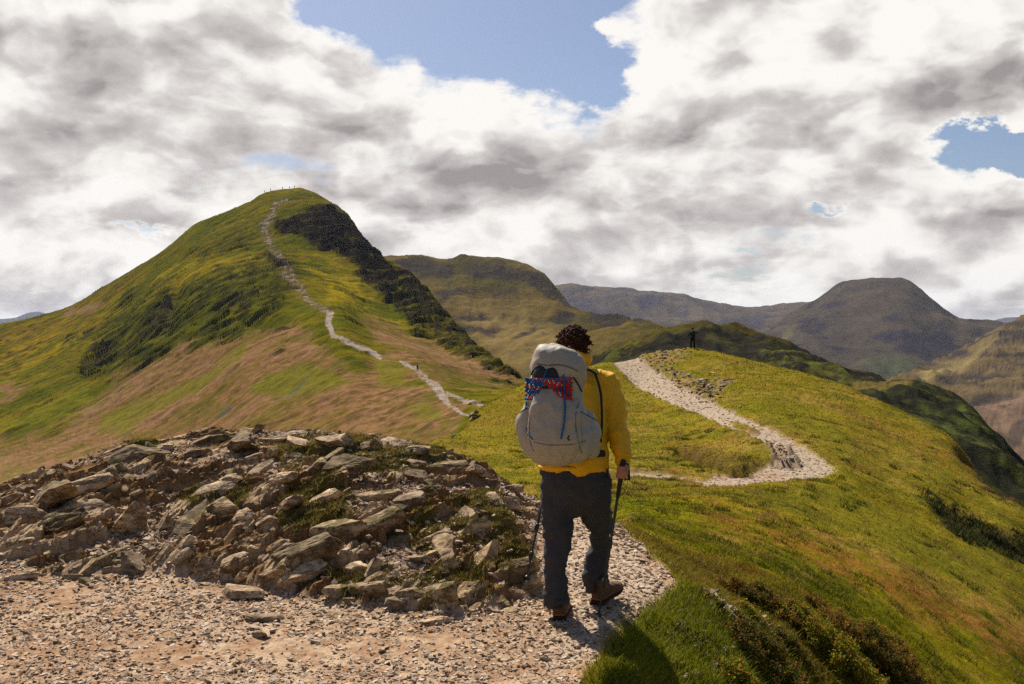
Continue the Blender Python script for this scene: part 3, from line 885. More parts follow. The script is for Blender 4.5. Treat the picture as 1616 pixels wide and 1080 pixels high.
        m3 = (1 - sstep(d3 + wv * .5, 1.6, 3.0)) * .8
        st = lerp(np.repeat(C3(.31, .25, .20)[None], len(x), 0), C3(.20, .14, .10), sstep(n4, -.1, .4))
        brown = (1 - sstep(d1, wid, wid * 1.7)) * (1 - solid)
        c = lerp(c, C3(.10, .070, .035), .6 * brown)
        pathm = np.clip(np.maximum(np.maximum(m, m2), m3), 0, 1)
        c = lerp(c, st, pathm)
        big_hill.path = pathm
        return c

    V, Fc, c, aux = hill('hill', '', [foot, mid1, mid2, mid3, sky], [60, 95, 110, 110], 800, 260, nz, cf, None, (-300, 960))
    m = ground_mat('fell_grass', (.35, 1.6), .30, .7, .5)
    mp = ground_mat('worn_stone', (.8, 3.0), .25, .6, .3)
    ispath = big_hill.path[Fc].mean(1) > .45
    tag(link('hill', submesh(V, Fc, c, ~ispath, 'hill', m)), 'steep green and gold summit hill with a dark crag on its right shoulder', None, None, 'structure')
    tag(link('hill_path', submesh(V, Fc, c, ispath, 'hill_path', mp)), 'worn stony path up the ridge of the summit hill', None, None, 'structure')
    return V, aux


BH, BHaux = big_hill()


def simple_hill(label, foot, mids, sky, back, rng_px, ncol, rows, amp, scale, cf, mscale, crag=None, var=.25, bump=.7, bdist=2.0):
    def nz(x, y, z, px, py, T):
        top = len(mids) + 2
        front = sstep(T, 1.0, 1.5)
        skyf = 1 - .8 * np.exp(-((T - top) / .15)**2)
        n = fbm(x / scale, y / scale, 5, 300) * amp + ridged(x / scale * 2.2, y / scale * .8, 4, 303) * amp * .5
        return n * front * skyf
    V, Fc, c, aux = hill('hill', label, [foot] + mids + [sky], rows, ncol, back, nz, cf, None, rng_px)
    m = ground_mat('far_fell', mscale, var, bump, bdist)
    return tag(link('hill', np_mesh('hill', V, Fc, m, c)), label, None, None, 'structure')


def cf_mid(x, y, z, px, py, T):
    n1 = fbm(x / 160, y / 160, 5, 310); n2 = fbm(x / 40, y / 40, 4, 311); n3 = fbm(x / 12, y / 12, 3, 312)
    w = (n2 * 14, n1 * 8)
    c = lerp(np.repeat(C3(.100, .068, .016)[None], len(x), 0), C3(.056, .045, .009), sstep(n1 + n2 * .5, -.2, .3))
    c = lerp(c, C3(.19, .13, .045), .6 * poly_mask(px, py, [(730, 480), (830, 500), (920, 545), (820, 600), (740, 540)], 25, w))
    dk = C3(.028, .021, .019)
    for p in [[(615, 418), (670, 412), (712, 425), (718, 444), (690, 447), (650, 436), (620, 425)], [(722, 438), (745, 420), (800, 422), (850, 432), (895, 480), (915, 497), (890, 492), (850, 465), (815, 448), (770, 447), (740, 444)],
              [(680, 470), (720, 462), (745, 470), (700, 480)], [(775, 470), (815, 468), (820, 474), (780, 476)], [(860, 508), (880, 498), (905, 505), (895, 518)], [(700, 500), (760, 495), (775, 503), (720, 512)],
              [(800, 540), (845, 513), (850, 525), (815, 545)], [(730, 520), (790, 515), (780, 530), (735, 530)], [(930, 500), (975, 500), (1010, 515), (1030, 527), (960, 520), (925, 512)], [(600, 455), (650, 460), (700, 490), (640, 480)]]:
        c = lerp(c, dk, .85 * poly_mask(px, py, p, 3.5, w) * sstep(n3 + .6, 0, .5))
    c = lerp(c, C3(.05, .042, .02), .55 * sstep(n2 + .5 * n3, .15, .5))
    return c


simple_hill('brown and green fell with dark crags behind the summit hill\'s right shoulder',
            [(560, 640, 800), (760, 640, 800), (960, 620, 760), (1100, 600, 740)],
            [[(560, 560, 1000), (760, 560, 1000), (900, 560, 900), (1000, 550, 850), (1100, 560, 820)], [(560, 480, 1250), (700, 475, 1250), (820, 485, 1250), (900, 510, 1150), (1000, 528, 950), (1100, 545, 860)]],
            [(560, 420, 1550), (600, 412, 1550), (625, 406, 1550), (680, 410, 1550), (712, 414, 1540), (740, 409, 1520), (780, 409, 1500), (815, 413, 1500), (850, 428, 1450), (872, 448, 1400), (890, 470, 1370), (906, 490, 1330), (935, 497, 1250), (975, 501, 1150), (1005, 510, 1050), (1040, 527, 950), (1100, 540, 900)],
            700, (560, 1100), 330, (30, 60, 60), 16, 150, cf_mid, (.02, .12), var=.3)


def cf_far(x, y, z, px, py, T):
    n1 = fbm(x / 500, y / 500, 5, 320); n2 = fbm(x / 120, y / 120, 4, 321)
    c = lerp(np.repeat(C3(.090, .068, .046)[None], len(x), 0), C3(.046, .038, .042), sstep(n1 + n2 * .6, -.2, .3))
    w = (n2 * 12, n1 * 6)
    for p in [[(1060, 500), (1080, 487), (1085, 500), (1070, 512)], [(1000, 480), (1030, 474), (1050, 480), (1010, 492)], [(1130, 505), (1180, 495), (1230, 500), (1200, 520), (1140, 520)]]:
        c = lerp(c, C3(.030, .028, .045), .8 * poly_mask(px, py, p, 4, w))  # purple patches: cloud shadow painted into the ridge colour
    return c


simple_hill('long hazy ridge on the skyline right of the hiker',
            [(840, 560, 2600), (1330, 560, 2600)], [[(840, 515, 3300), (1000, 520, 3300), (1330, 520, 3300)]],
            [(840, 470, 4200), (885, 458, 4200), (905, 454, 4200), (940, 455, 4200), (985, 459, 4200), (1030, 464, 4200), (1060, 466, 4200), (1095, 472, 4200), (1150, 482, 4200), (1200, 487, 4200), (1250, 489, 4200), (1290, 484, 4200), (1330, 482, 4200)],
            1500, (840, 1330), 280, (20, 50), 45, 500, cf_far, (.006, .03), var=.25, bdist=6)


def cf_rob(x, y, z, px, py, T):
    n1 = fbm(x / 400, y / 400, 5, 330); n2 = fbm(x / 90, y / 90, 4, 331); n3 = fbm(x / 30, y / 30, 3, 332)
    c = lerp(np.repeat(C3(.020, .016, .022)[None], len(x), 0), C3(.034, .027, .026), sstep(n1 + n2 * .6, -.1, .4))  # dark heather purple, with cloud shadow painted into it
    w = (n2 * 20, n1 * 14)
    rg = ridged(x / 130, y / 260, 4, 333)
    c = lerp(c, C3(.070, .052, .028), .6 * sstep(rg + n2 * .5, .2, .6))
    c = lerp(c, C3(.062, .045, .027), .7 * poly_mask(px, py, [(1310, 470), (1370, 440), (1440, 445), (1500, 492), (1520, 505), (1470, 520), (1440, 500), (1400, 492), (1350, 510)], 14, w))
    c = lerp(c, C3(.115, .095, .040), .55 * poly_mask(px, py, [(1230, 528), (1260, 520), (1250, 540), (1235, 545)], 5, w))
    c = lerp(c, C3(.12, .085, .04), .6 * poly_mask(px, py, [(1440, 515), (1500, 500), (1530, 510), (1480, 522)], 5, w))
    c = lerp(c, C3(.050, .062, .022), .7 * poly_mask(px, py, [(1360, 585), (1440, 570), (1460, 600), (1380, 620)], 10, w))
    return c


simple_hill('dark purple brown rounded mountain on the right skyline',
            [(1150, 640, 2000), (1700, 660, 2000)], [[(1150, 560, 2500), (1300, 560, 2500), (1420, 560, 2400), (1700, 580, 2400)]],
            [(1150, 545, 3300), (1200, 528, 3300), (1228, 510, 3300), (1255, 495, 3300), (1282, 481, 3300), (1300, 470, 3300), (1316, 460, 3300), (1334, 452, 3300), (1356, 447.5, 3300), (1390, 445, 3300), (1420, 444.5, 3300), (1434, 447, 3300), (1450, 457, 3280), (1472, 474, 3250), (1495, 492, 3200),
             (1515, 504, 3150), (1545, 505, 3100), (1575, 509, 3050), (1600, 514, 3000), (1700, 515, 3000)],
            1200, (1150, 1700), 330, (30, 60), 34, 420, cf_rob, (.008, .045), var=.28, bdist=5)


def cf_right(x, y, z, px, py, T):
    s = (px * .62 + py) / 7.5
    n1 = fbm(x / 120, y / 120, 5, 340); n2 = fbm(x / 25, y / 25, 4, 341)
    u = (x * .5 + y * .87); v = (-x * .87 + y * .5)
    st = fbm(u / 260, z / 9 + v / 400, 4, 342)
    c = lerp(np.repeat(C3(.105, .074, .032)[None], len(x), 0), C3(.034, .027, .024), sstep(st + n1 * .5, -.15, .2))
    w = (n1 * 18, n2 * 9)
    c = lerp(c, C3(.20, .15, .055), .75 * poly_mask(px, py, [(1450, 605), (1510, 575), (1570, 545), (1560, 560), (1500, 600), (1465, 620)], 6, w))
    c = lerp(c, C3(.175, .110, .070), .8 * poly_mask(px, py, [(1540, 660), (1640, 620), (1640, 760), (1590, 730)], 8, w) * sstep(n2 + st + .5, -.1, .4))
    c = lerp(c, C3(.036, .030, .026), .7 * poly_mask(px, py, [(1560, 700), (1600, 670), (1640, 660), (1600, 700), (1575, 715)], 4, w))
    return c


simple_hill('steep hillside with slanting tan and brown streaks at the right edge',
            [(1370, 650, 950), (1700, 800, 900)], [[(1370, 630, 1100), (1500, 640, 1200), (1616, 610, 1200), (1700, 590, 1200)]],
            [(1370, 616, 1250), (1400, 606, 1350), (1440, 590, 1500), (1480, 574, 1600), (1520, 552, 1700), (1560, 530, 1780), (1616, 507, 1850), (1700, 480, 1900)],
            600, (1370, 1700), 220, (40, 60), 26, 130, cf_right, (.02, .12), var=.3)


def cf_knoll(x, y, z, px, py, T):
    n1 = fbm(x / 25, y / 25, 4, 350); n2 = fbm(x / 6, y / 6, 4, 351); n3 = fbm(x / 2, y / 2, 3, 352)
    c = lerp(np.repeat(C3(.022, .020, .015)[None], len(x), 0), C3(.052, .050, .016), sstep(n1 + n2 * .7, .0, .5))
    w = (n1 * 12, n2 * 7)
    top = [(940, 560), (985, 538), (1040, 524), (1090, 518), (1150, 516), (1200, 524), (1240, 540), (1245, 550), (1190, 533), (1140, 527), (1080, 533), (1040, 540), (990, 556)]
    c = lerp(c, C3(.075, .058, .014), .7 * poly_mask(px, py, top, 3, w))
    for p in [[(1200, 560), (1280, 565), (1350, 600), (1330, 612), (1250, 590), (1210, 580)], [(940, 560), (1010, 540), (1010, 560), (950, 575)], [(1160, 575), (1210, 585), (1240, 595), (1190, 590)]]:
        c = lerp(c, C3(.090, .090, .016), .75 * poly_mask(px, py, p, 6, w) * sstep(n2 + n3, -.2, .3))
    return c


simple_hill('low dark heathery ridge behind the person on the knoll',
            [(900, 640, 150), (1420, 650, 140)], [[(900, 590, 190), (1100, 570, 190), (1250, 590, 180), (1420, 625, 170)]],
            [(900, 580, 240), (940, 562, 240), (985, 541, 245), (1040, 526, 250), (1090, 519, 250), (1150, 517, 250), (1195, 524, 245), (1240, 540, 240), (1290, 564, 230), (1330, 586, 220), (1365, 605, 210), (1420, 620, 205)],
            110, (900, 1420), 380, (40, 60), 3.4, 24, cf_knoll, (.25, 1.4), var=.35, bdist=.6)


def cf_crag(x, y, z, px, py, T):
    n1 = fbm(x / 18, y / 18, 4, 360); n2 = fbm(x / 4, y / 4, 4, 361)
    c = lerp(np.repeat(C3(.020, .020, .013)[None], len(x), 0), C3(.058, .062, .016), sstep(n1 + n2 * .7, .0, .45))
    w = (n1 * 10, n2 * 6)
    c = lerp(c, C3(.15, .11, .03), .8 * poly_mask(px, py, [(1330, 612), (1430, 604), (1440, 610), (1400, 618), (1350, 622)], 3, w))
    c = lerp(c, C3(.065, .078, .018), .7 * poly_mask(px, py, [(1450, 640), (1510, 640), (1590, 700), (1600, 740), (1520, 700), (1440, 670)], 6, w) * sstep(n2, -.2, .3))
    return c


simple_hill('dark green craggy spur below the right edge of the near ridge',
            [(1300, 680, 100), (1500, 740, 95), (1700, 860, 80)], [[(1300, 640, 125), (1430, 650, 130), (1540, 690, 120), (1616, 760, 110), (1700, 820, 105)]],
            [(1300, 622, 160), (1340, 615, 165), (1380, 609, 165), (1420, 605, 165), (1450, 609, 165), (1490, 628, 160), (1530, 647, 155), (1550, 672, 150), (1580, 700, 145), (1610, 735, 140), (1640, 765, 135), (1700, 800, 130)],
            70, (1300, 1700), 300, (36, 56), 2.6, 16, cf_crag, (.4, 2.2), var=.35, bdist=.5)


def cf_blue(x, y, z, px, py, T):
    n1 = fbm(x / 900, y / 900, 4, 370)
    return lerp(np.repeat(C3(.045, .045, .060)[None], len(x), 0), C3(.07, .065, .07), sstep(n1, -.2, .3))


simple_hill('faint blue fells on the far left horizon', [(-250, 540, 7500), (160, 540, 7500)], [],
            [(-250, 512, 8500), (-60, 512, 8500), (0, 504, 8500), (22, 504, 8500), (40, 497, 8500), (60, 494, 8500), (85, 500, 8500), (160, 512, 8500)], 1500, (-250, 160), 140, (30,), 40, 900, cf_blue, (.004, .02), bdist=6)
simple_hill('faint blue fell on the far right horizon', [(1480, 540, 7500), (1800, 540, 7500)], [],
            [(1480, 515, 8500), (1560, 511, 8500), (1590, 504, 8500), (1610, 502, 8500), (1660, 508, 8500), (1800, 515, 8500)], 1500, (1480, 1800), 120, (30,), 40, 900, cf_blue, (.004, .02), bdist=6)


def valley():
    th = np.linspace(0, 2 * math.pi, 129)[:-1]
    r = np.array([60, 200, 500, 1200, 3000, 7000, 14000.0])
    TH, RR = np.meshgrid(th, r)
    x = (np.sin(TH) * RR).ravel(); y = (np.cos(TH) * RR).ravel()
    zz = np.where(RR.ravel() > 4000, -170.0, -190.0)
    n = fbm(x / 700, y / 700, 4, 380)
    c = lerp(np.repeat(C3(.07, .085, .02)[None], len(x), 0), C3(.10, .085, .035), sstep(n, -.3, .3))
    nr, nc = RR.shape
    i = np.arange(nr - 1)[:, None] * nc + np.arange(nc)[None, :]
    j = np.arange(nr - 1)[:, None] * nc + (np.arange(nc)[None, :] + 1) % nc
    Fc = np.stack([i, j, j + nc, i + nc], -1).reshape(-1, 4)
    m = ground_mat('valley_floor', (.01, .06), .3, .3, 2)
    tag(link('valley_floor', np_mesh('valley_floor', np.stack([x, y, zz], 1), Fc, m, c)), 'green valley floor far below the ridge', None, None, 'structure')


valley()


def haze():
    bm = bmesh.new()
    bmesh.ops.create_cube(bm, size=1)
    me = bpy.data.meshes.new('haze'); bm.to_mesh(me); bm.free()
    o = link('haze', me)
    o.scale = (32000, 32000, 420)
    o.location = (0, 0, 420 / 2 - 192)
    m = bpy.data.materials.new('haze'); m.use_nodes = True
    t = NT(m.node_tree); t.n.clear()
    out = t.node('ShaderNodeOutputMaterial'); v = t.node('ShaderNodeVolumePrincipled')
    v.inputs['Color'].default_value = (.72, .80, 1.0, 1)
    v.inputs['Density'].default_value = HAZE
    v.inputs['Anisotropy'].default_value = .3
    t.l.new(v.outputs[0], out.inputs['Volume'])
    me.materials.append(m)
    tag(o, 'thin bluish haze over the far fells', None, None, 'stuff')


HAZE = 3.0e-5
haze()
# ---------------------------------------------------------------- loose rock
def rock_mat(name, c1, c2, mossy=0.0):
    m, t, b = new_mat(name, .88, .2)
    tc = t.node('ShaderNodeTexCoord'); geo = t.node('ShaderNodeNewGeometry')
    oi = t.node('ShaderNodeObjectInfo')
    pos = geo.outputs['Position']
    n1 = t.noise(t.vm('MULTIPLY', pos, (1, 1, 3)), 9, 6, .62); n2 = t.noise(pos, 70, 4, .6)
    f = t.smooth(t.m('ADD', t.m('MULTIPLY', n1, .7), t.m('MULTIPLY', n2, .3)), .38, .64)
    c = t.mix(f, c1, c2)
    c = t.mix(t.m('MULTIPLY', t.smooth(t.noise(pos, 28, 4, .6), .55, .7), .5), c, (.46, .40, .31))
    c = t.mix(t.m('MULTIPLY', t.smooth(t.noise(pos, 5, 5, .6), .5, .68), .55), c, (.095, .062, .034))
    v = t.m('ADD', .58, t.m('MULTIPLY', oi.outputs['Random'], .80))
    c = t.mix(1.0, c, t.xyz(v, v, v), 'MULTIPLY')
    if mossy > 0:
        nz = t.node('ShaderNodeSeparateXYZ'); t.l.new(geo.outputs['Normal'], nz.inputs[0])
        mm = t.smooth(t.m('ADD', t.noise(pos, 6, 5, .6), t.m('MULTIPLY', nz.outputs[2], .10)), .60, .68)
        mcol = t.mix(t.smooth(t.noise(pos, 26, 4, .6), .4, .6), (.060, .056, .010), (.150, .100, .024))
        c = t.mix(mm, c, mcol)
    t.put(b.inputs['Base Color'], c)
    bp = t.node('ShaderNodeBump'); bp.inputs['Strength'].default_value = .8; bp.inputs['Distance'].default_value = .012
    t.put(bp.inputs['Height'], t.m('ADD', n1, t.m('MULTIPLY', n2, .6)))
    t.put(b.inputs['Normal'], bp.outputs[0])
    return m


M_ROCK = rock_mat('slate', (.155, .088, .038), (.56, .40, .240), 0)
M_ROCKM = rock_mat('slate_mossy', (.13, .075, .030), (.46, .32, .165), 1.0)
M_STONE = rock_mat('loose_slate', (.26, .175, .105), (.47, .37, .265), 0)


def rock_mesh(seed, sub, mats, flat=(1, .62, .42), planes=13, strata=.05):
    r = np.random.default_rng(seed)
    bm = bmesh.new()
    bmesh.ops.create_icosphere(bm, subdivisions=sub, radius=1.0)
    V = np.array([v.co[:] for v in bm.verts]); Fc = np.array([[v.index for v in f.verts] for f in bm.faces])
    bm.free()
    # joint sets: three main directions plus a few strays
    base = [np.array([0, 0, 1.0]), np.array([1, .25, .1]), np.array([.1, 1, -.15])]
    for k in range(planes):
        b = base[k % 3] if k < 9 else r.normal(size=3)
        n = b * r.choice([-1, 1]) + r.normal(size=3) * .30
        n /= np.linalg.norm(n)
        d = r.uniform(.34, .78)
        s = V @ n
        V -= np.maximum(0, s - d)[:, None] * n
    a = V[:, 0] * 2.3 + seed; b_ = V[:, 2] * 5 + V[:, 1] * 2
    V += (V / (np.linalg.norm(V, axis=1)[:, None] + 1e-6)) * (fbm(a * 1.5, b_, 4, seed) * .10 + ridged(a * 2.2 + 4, b_ * 1.6, 3, seed + 9) * .05)[:, None]
    # strata: thin ledges along the bedding
    q = V[:, 2] * 9 + fbm(V[:, 0] * 2, V[:, 1] * 2, 2, seed + 3) * 1.6
    led = (q - np.floor(q)); V[:, :2] *= (1 + strata * (led - .5))[:, None]
    V = V * np.array(flat)
    return np_mesh('rock', V, Fc, mats, None, False)


big_protos = [rock_mesh(40 + k, 4, M_ROCK if k % 3 else M_ROCKM, (1, random.uniform(.5, .8), random.uniform(.34, .6))) for k in range(12)]
mid_protos = [rock_mesh(80 + k, 3 + (k % 2), M_ROCK if k % 3 else M_ROCKM, (1, random.uniform(.5, .85), random.uniform(.26, .5))) for k in range(14)]
chip_protos = [rock_mesh(120 + k, 2, M_STONE, (1, random.uniform(.5, .85), random.uniform(.14, .34)), 11, .0) for k in range(12)]
outcrop_obj = G['objs'][3]
gravel_obj = G['objs'][1]
path_obj = G['objs'][2]


def put_rock(me, name, p, size, rot, parent=None, sink=.25, squash=(1, 1, 1)):
    o = link(name, me, parent)
    o.rotation_euler = rot
    o.scale = (size * squash[0], size * squash[1], size * squash[2])
    o.location = (p.x, p.y, p.z + size * (.35 - sink))
    return o


# slabs that show large in the photograph: px, py (foot centre), width px, height px, lean deg, mossy
SLABS = [
    (62, 800, 130, 44, 28, 0), (118, 782, 120, 40, 30, 0), (165, 765, 130, 62, 30, 1), (210, 730, 90, 38, 16, 1), (255, 715, 50, 24, 10, 0),
    (30, 830, 110, 46, 12, 0), (92, 838, 110, 62, 16, 0), (140, 812, 80, 34, 10, 0),
    (205, 832, 80, 92, 52, 1), (250, 838, 100, 44, 40, 0), (295, 842, 130, 64, 34, 1), (345, 822, 80, 60, 18, 1), (380, 822, 54, 40, 24, 0), (330, 790, 90, 36, 20, 0),
    (365, 715, 150, 46, 14, 1), (300, 722, 70, 24, 20, 0), (330, 700, 90, 34, 25, 0), (430, 700, 60, 26, 8, 0), (465, 705, 70, 24, -6, 0),
    (525, 705, 80, 32, 6, 0), (570, 708, 60, 26, 14, 0), (622, 708, 70, 30, -8, 0), (660, 722, 50, 20, -8, 0), (715, 742, 74, 32, -16, 1), (752, 760, 50, 24, -20, 0),
    (545, 742, 100, 44, 22, 1), (500, 742, 60, 26, 30, 0), (400, 752, 70, 26, 22, 0), (440, 765, 80, 30, 26, 0), (360, 765, 60, 24, 20, 0),
    (110, 888, 80, 40, 38, 0), (150, 902, 100, 48, 30, 1), (205, 900, 60, 34, -14, 0), (135, 925, 44, 18, 0, 0), (90, 905, 40, 22, 10, 0),
    (288, 890, 44, 34, 34, 0), (322, 902, 34, 40, 48, 0), (340, 912, 40, 24, 10, 0), (365, 895, 60, 28, 20, 0),
    (440, 905, 110, 56, 24, 1), (480, 880, 110, 60, 22, 1), (440, 880, 60, 34, 26, 0), (470, 925, 90, 44, 22, 0), (420, 915, 44, 30, 8, 0),
    (540, 850, 110, 50, 20, 1), (590, 830, 100, 46, 16, 1), (640, 800, 70, 34, 16, 0), (560, 878, 50, 28, 16, 0), (620, 862, 110, 30, 14, 0),
    (600, 790, 90, 36, 18, 1), (500, 800, 90, 36, 24, 0), (455, 815, 80, 30, 26, 0), (680, 780, 60, 28, 10, 0),
    (585, 945, 80, 40, 10, 1), (540, 940, 60, 30, 14, 1), (625, 965, 50, 44, 30, 0), (655, 950, 70, 50, 16, 1), (700, 945, 70, 56, 22, 1), (745, 945, 70, 46, 16, 1),
    (760, 852, 60, 64, 36, 1), (735, 815, 50, 30, 16, 0), (800, 800, 54, 34, 8, 0), (822, 838, 46, 44, 20, 1), (770, 885, 80, 36, 16, 1), (815, 900, 66, 44, 14, 1),
    (835, 925, 50, 34, 20, 1), (700, 880, 90, 34, 14, 1), (655, 895, 80, 30, 12, 0), (790, 955, 40, 20, 0, 0), (812, 780, 40, 22, 0, 0), (775, 792, 44, 24, 14, 0), (840, 775, 34, 24, 10, 0),
    (690, 850, 60, 30, 14, 0), (715, 905, 50, 40, 18, 1), (610, 905, 60, 30, 20, 0), (560, 905, 60, 24, 14, 0), (660, 760, 60, 24, -6, 0),
]


def slab(px, py, w, h, lean, mossy, protos, parent, name='rock', jitter=1.0):
    p = hit(px, py, 4.2, 12.5)
    if p.y > 12.6: return None
    sc = p.y / F
    half = w * .60 * sc
    me = random.choice(protos)
    hz = max(.24, h / w) * 1.9
    o = link(name, me, parent)
    o.rotation_euler = (R(random.uniform(-22, 30)) * jitter, -R(lean) + R(random.gauss(0, 9)), R(random.uniform(-60, 70)))
    o.scale = (half, half * random.uniform(.75, 1.1), half * hz)
    if mossy: o.data = o.data if me.materials[0] == M_ROCKM else random.choice([q for q in protos if q.materials[0] == M_ROCKM])
    o.location = (p.x, p.y + half * .40, p.z + h * .05 * sc)
    return o


n_slab = 0
for s in SLABS:
    if slab(*s, big_protos, outcrop_obj): n_slab += 1
tries = 0
while n_slab < 240 and tries < 2500:
    tries += 1
    px = random.uniform(-20, 855); py = random.uniform(680, 965)
    pa = poly_mask(np.array([px]), np.array([py]), OUTCROP, 4)[0]
    if pa < .6: continue
    w = 12 + 46 * random.random()**2.6
    lean = np.interp(px, [0, 400, 850], [28, 22, 8]) + random.gauss(0, 20)
    if slab(px, py, w, w * random.uniform(.3, .8), lean, random.random() < .22, mid_protos, outcrop_obj): n_slab += 1

# boulders and big stones lying loose on the gravel: things of their own
LOOSE = [
    (370, 945, 78, 38, 'pointed brown boulder on the gravel in front of the outcrop'),
    (400, 985, 66, 22, 'low flat brown rock on the gravel below the pointed boulder'),
    (404, 1010, 30, 20, 'small rounded grey stone on the gravel below the low flat rock'),
    (18, 918, 52, 20, 'pale flat slab at the left edge of the gravel'),
    (40, 908, 34, 22, 'pale rounded stone beside the flat slab at the left edge'),
    (525, 976, 40, 18, 'brown wedge of rock lying on the gravel before the mossy rock foot'),
    (585, 962, 44, 20, 'pale flat stone at the foot of the mossy rocks'),
    (682, 988, 50, 16, 'flat brown slab flush with the gravel below the mossy rocks'),
    (560, 955, 36, 18, 'grey block against the foot of the outcrop'),
    (112, 918, 46, 18, 'grey flat stone in front of the left rock cluster'),
    (35, 1003, 20, 12, 'small dark brown stone low on the left gravel'),
    (640, 958, 30, 20, 'yellowish rounded stone under the mossy ledge'),
    (805, 968, 34, 12, 'thin pale slab near the hiker\'s left boot'),
]
for px, py, w, h, lab in LOOSE:
    p = hit(px, py, 4.2, 12)
    sc = p.y / F
    half = w * .66 * sc
    me = random.choice(mid_protos)
    while me.materials[0] == M_ROCKM: me = random.choice(mid_protos)
    o = link('boulder' if w > 60 else 'stone', me)
    o.scale = (half, half * .9, half * max(.35, h / w) * 2.0)
    o.rotation_euler = (R(random.uniform(-8, 8)), R(random.uniform(-12, 6)), R(random.uniform(-30, 30)))
    o.location = (p.x, p.y + half * .5, p.z + h * .12 * sc)
    tag(o, lab, 'rock' if w > 60 else 'stone', 'loose rocks on the gravel')

# ---- gravel: the 290 largest loose slates singly, the rest as one mass
def visible_gravel(n, dmin=4.4, dmax=10.0, xr=(-.62, .32)):
    y = np.exp(rng.uniform(math.log(dmin), math.log(dmax), n))
    x = y * rng.uniform(xr[0], xr[1], n)
    zb = zbase(x, y)
    _, _, g, oc, *_ = zones(x, y, zb)
    return x, y, g, oc


x, y, g, oc = visible_gravel(1600)
k = np.where((g > .85) & (oc < .3))[0][:290]
zz = zfun(x[k], y[k])
for i, z in zip(k, zz):
    s = .016 + .030 * random.random()**2.4
    o = link('stone', random.choice(chip_protos), gravel_obj)
    o.scale = (s, s, s * random.uniform(.8, 1.2)); o.location = (x[i], y[i], z + s * .12)
    o.rotation_euler = (R(random.gauss(0, 13)), R(random.gauss(0, 13)), random.uniform(0, 6.3))


def chips(name, x, y, z, size, cols, mat, parent, flat=.3, tiltd=16, kind='stuff'):
    """irregular flat chips, 8 corners each, all in one mesh"""
    n = len(x)
    B = np.array([[-1, -1, -1], [1, -1, -1], [1, 1, -1], [-1, 1, -1], [-1, -1, 1], [1, -1, 1], [1, 1, 1], [-1, 1, 1]], float)
    Q = B[None] * rng.uniform(.45, 1.0, (n, 8, 3))
    Q[:, :, 1] *= rng.uniform(.45, .9, (n, 1)); Q[:, :, 2] *= flat * rng.uniform(.5, 1.3, (n, 1))
    Q *= size[:, None, None]
    a = rng.uniform(0, 2 * np.pi, n); tx = np.radians(np.clip(rng.normal(0, tiltd, n), -42, 42)); ty = np.radians(np.clip(rng.normal(0, tiltd, n), -42, 42))
    ca, sa = np.cos(a), np.sin(a)
    X = Q[:, :, 0] * ca[:, None] - Q[:, :, 1] * sa[:, None]; Y = Q[:, :, 0] * sa[:, None] + Q[:, :, 1] * ca[:, None]
    Zq = Q[:, :, 2] + X * np.tan(tx)[:, None] + Y * np.tan(ty)[:, None]
    V = np.stack([X + x[:, None], Y + y[:, None], Zq + (z + size * flat * .35)[:, None]], -1).reshape(-1, 3)
    f = np.array([[0, 3, 2, 1], [4, 5, 6, 7], [0, 1, 5, 4], [1, 2, 6, 5], [2, 3, 7, 6], [3, 0, 4, 7]])
    Fc = (np.arange(n)[:, None, None] * 8 + f[None]).reshape(-1, 4)
    me = np_mesh(name, V, Fc, mat, np.repeat(cols, 8, 0), False)
    return tag(link(name, me, parent), kind=kind)


def vcol_mat(name, rough=.9, scale=60, var=.2, transl=0.0, spec=.15):
    m, t, b = new_mat(name, rough, spec)
    a = t.node('ShaderNodeVertexColor'); a.layer_name = 'Col'
    geo = t.node('ShaderNodeNewGeometry')
    n = t.noise(geo.outputs['Position'], scale, 3, .6)
    g = t.m('ADD', 1 - var, t.m('MULTIPLY', n, 2 * var))
    c = t.mix(1.0, a.outputs[0], t.xyz(g, g, g), 'MULTIPLY')
    t.put(b.inputs['Base Color'], c)
    if transl > 0:
        tr = t.node('ShaderNodeBsdfTranslucent'); t.put(tr.inputs[0], c)
        mx = t.node('ShaderNodeMixShader'); mx.inputs[0].default_value = transl
        out = t.n['Material Output']
        t.l.new(b.outputs[0], mx.inputs[1]); t.l.new(tr.outputs[0], mx.inputs[2]); t.l.new(mx.outputs[0], out.inputs[0])
    return m


M_CHIP = vcol_mat('slate_chips', .85, 90, .25)


def chip_cols(n, bright=1.0):
    t = rng.random((n, 1)); u = rng.random((n, 1))
    c = C3(.25, .155, .088) * (1 - t) + C3(.54, .42, .30) * t
    c = np.where(u > .86, C3(.14, .088, .050), c); c = np.where(u < .05, C3(.52, .43, .34), c)
    return c * bright


x, y, g, oc = visible_gravel(84000, 4.2, 9.6)
k = (g > .6 + .3 * rng.random(len(x))) & (oc < .45)
x, y = x[k], y[k]
dens = fbm(x * 1.6, y * 1.6, 3, 400) + fbm(x * 7, y * 7, 2, 401) * .5
kk = dens + rng.normal(0, .25, len(x)) > -.22
x, y = x[kk], y[kk]
sz = .0038 + .0165 * rng.random(len(x))**2.4
sz = sz * np.clip(y / 5.5, .8, 1.5)
z = zfun(x, y)
chips('gravel', x, y, z, sz, chip_cols(len(x)), M_CHIP, gravel_obj, .30)
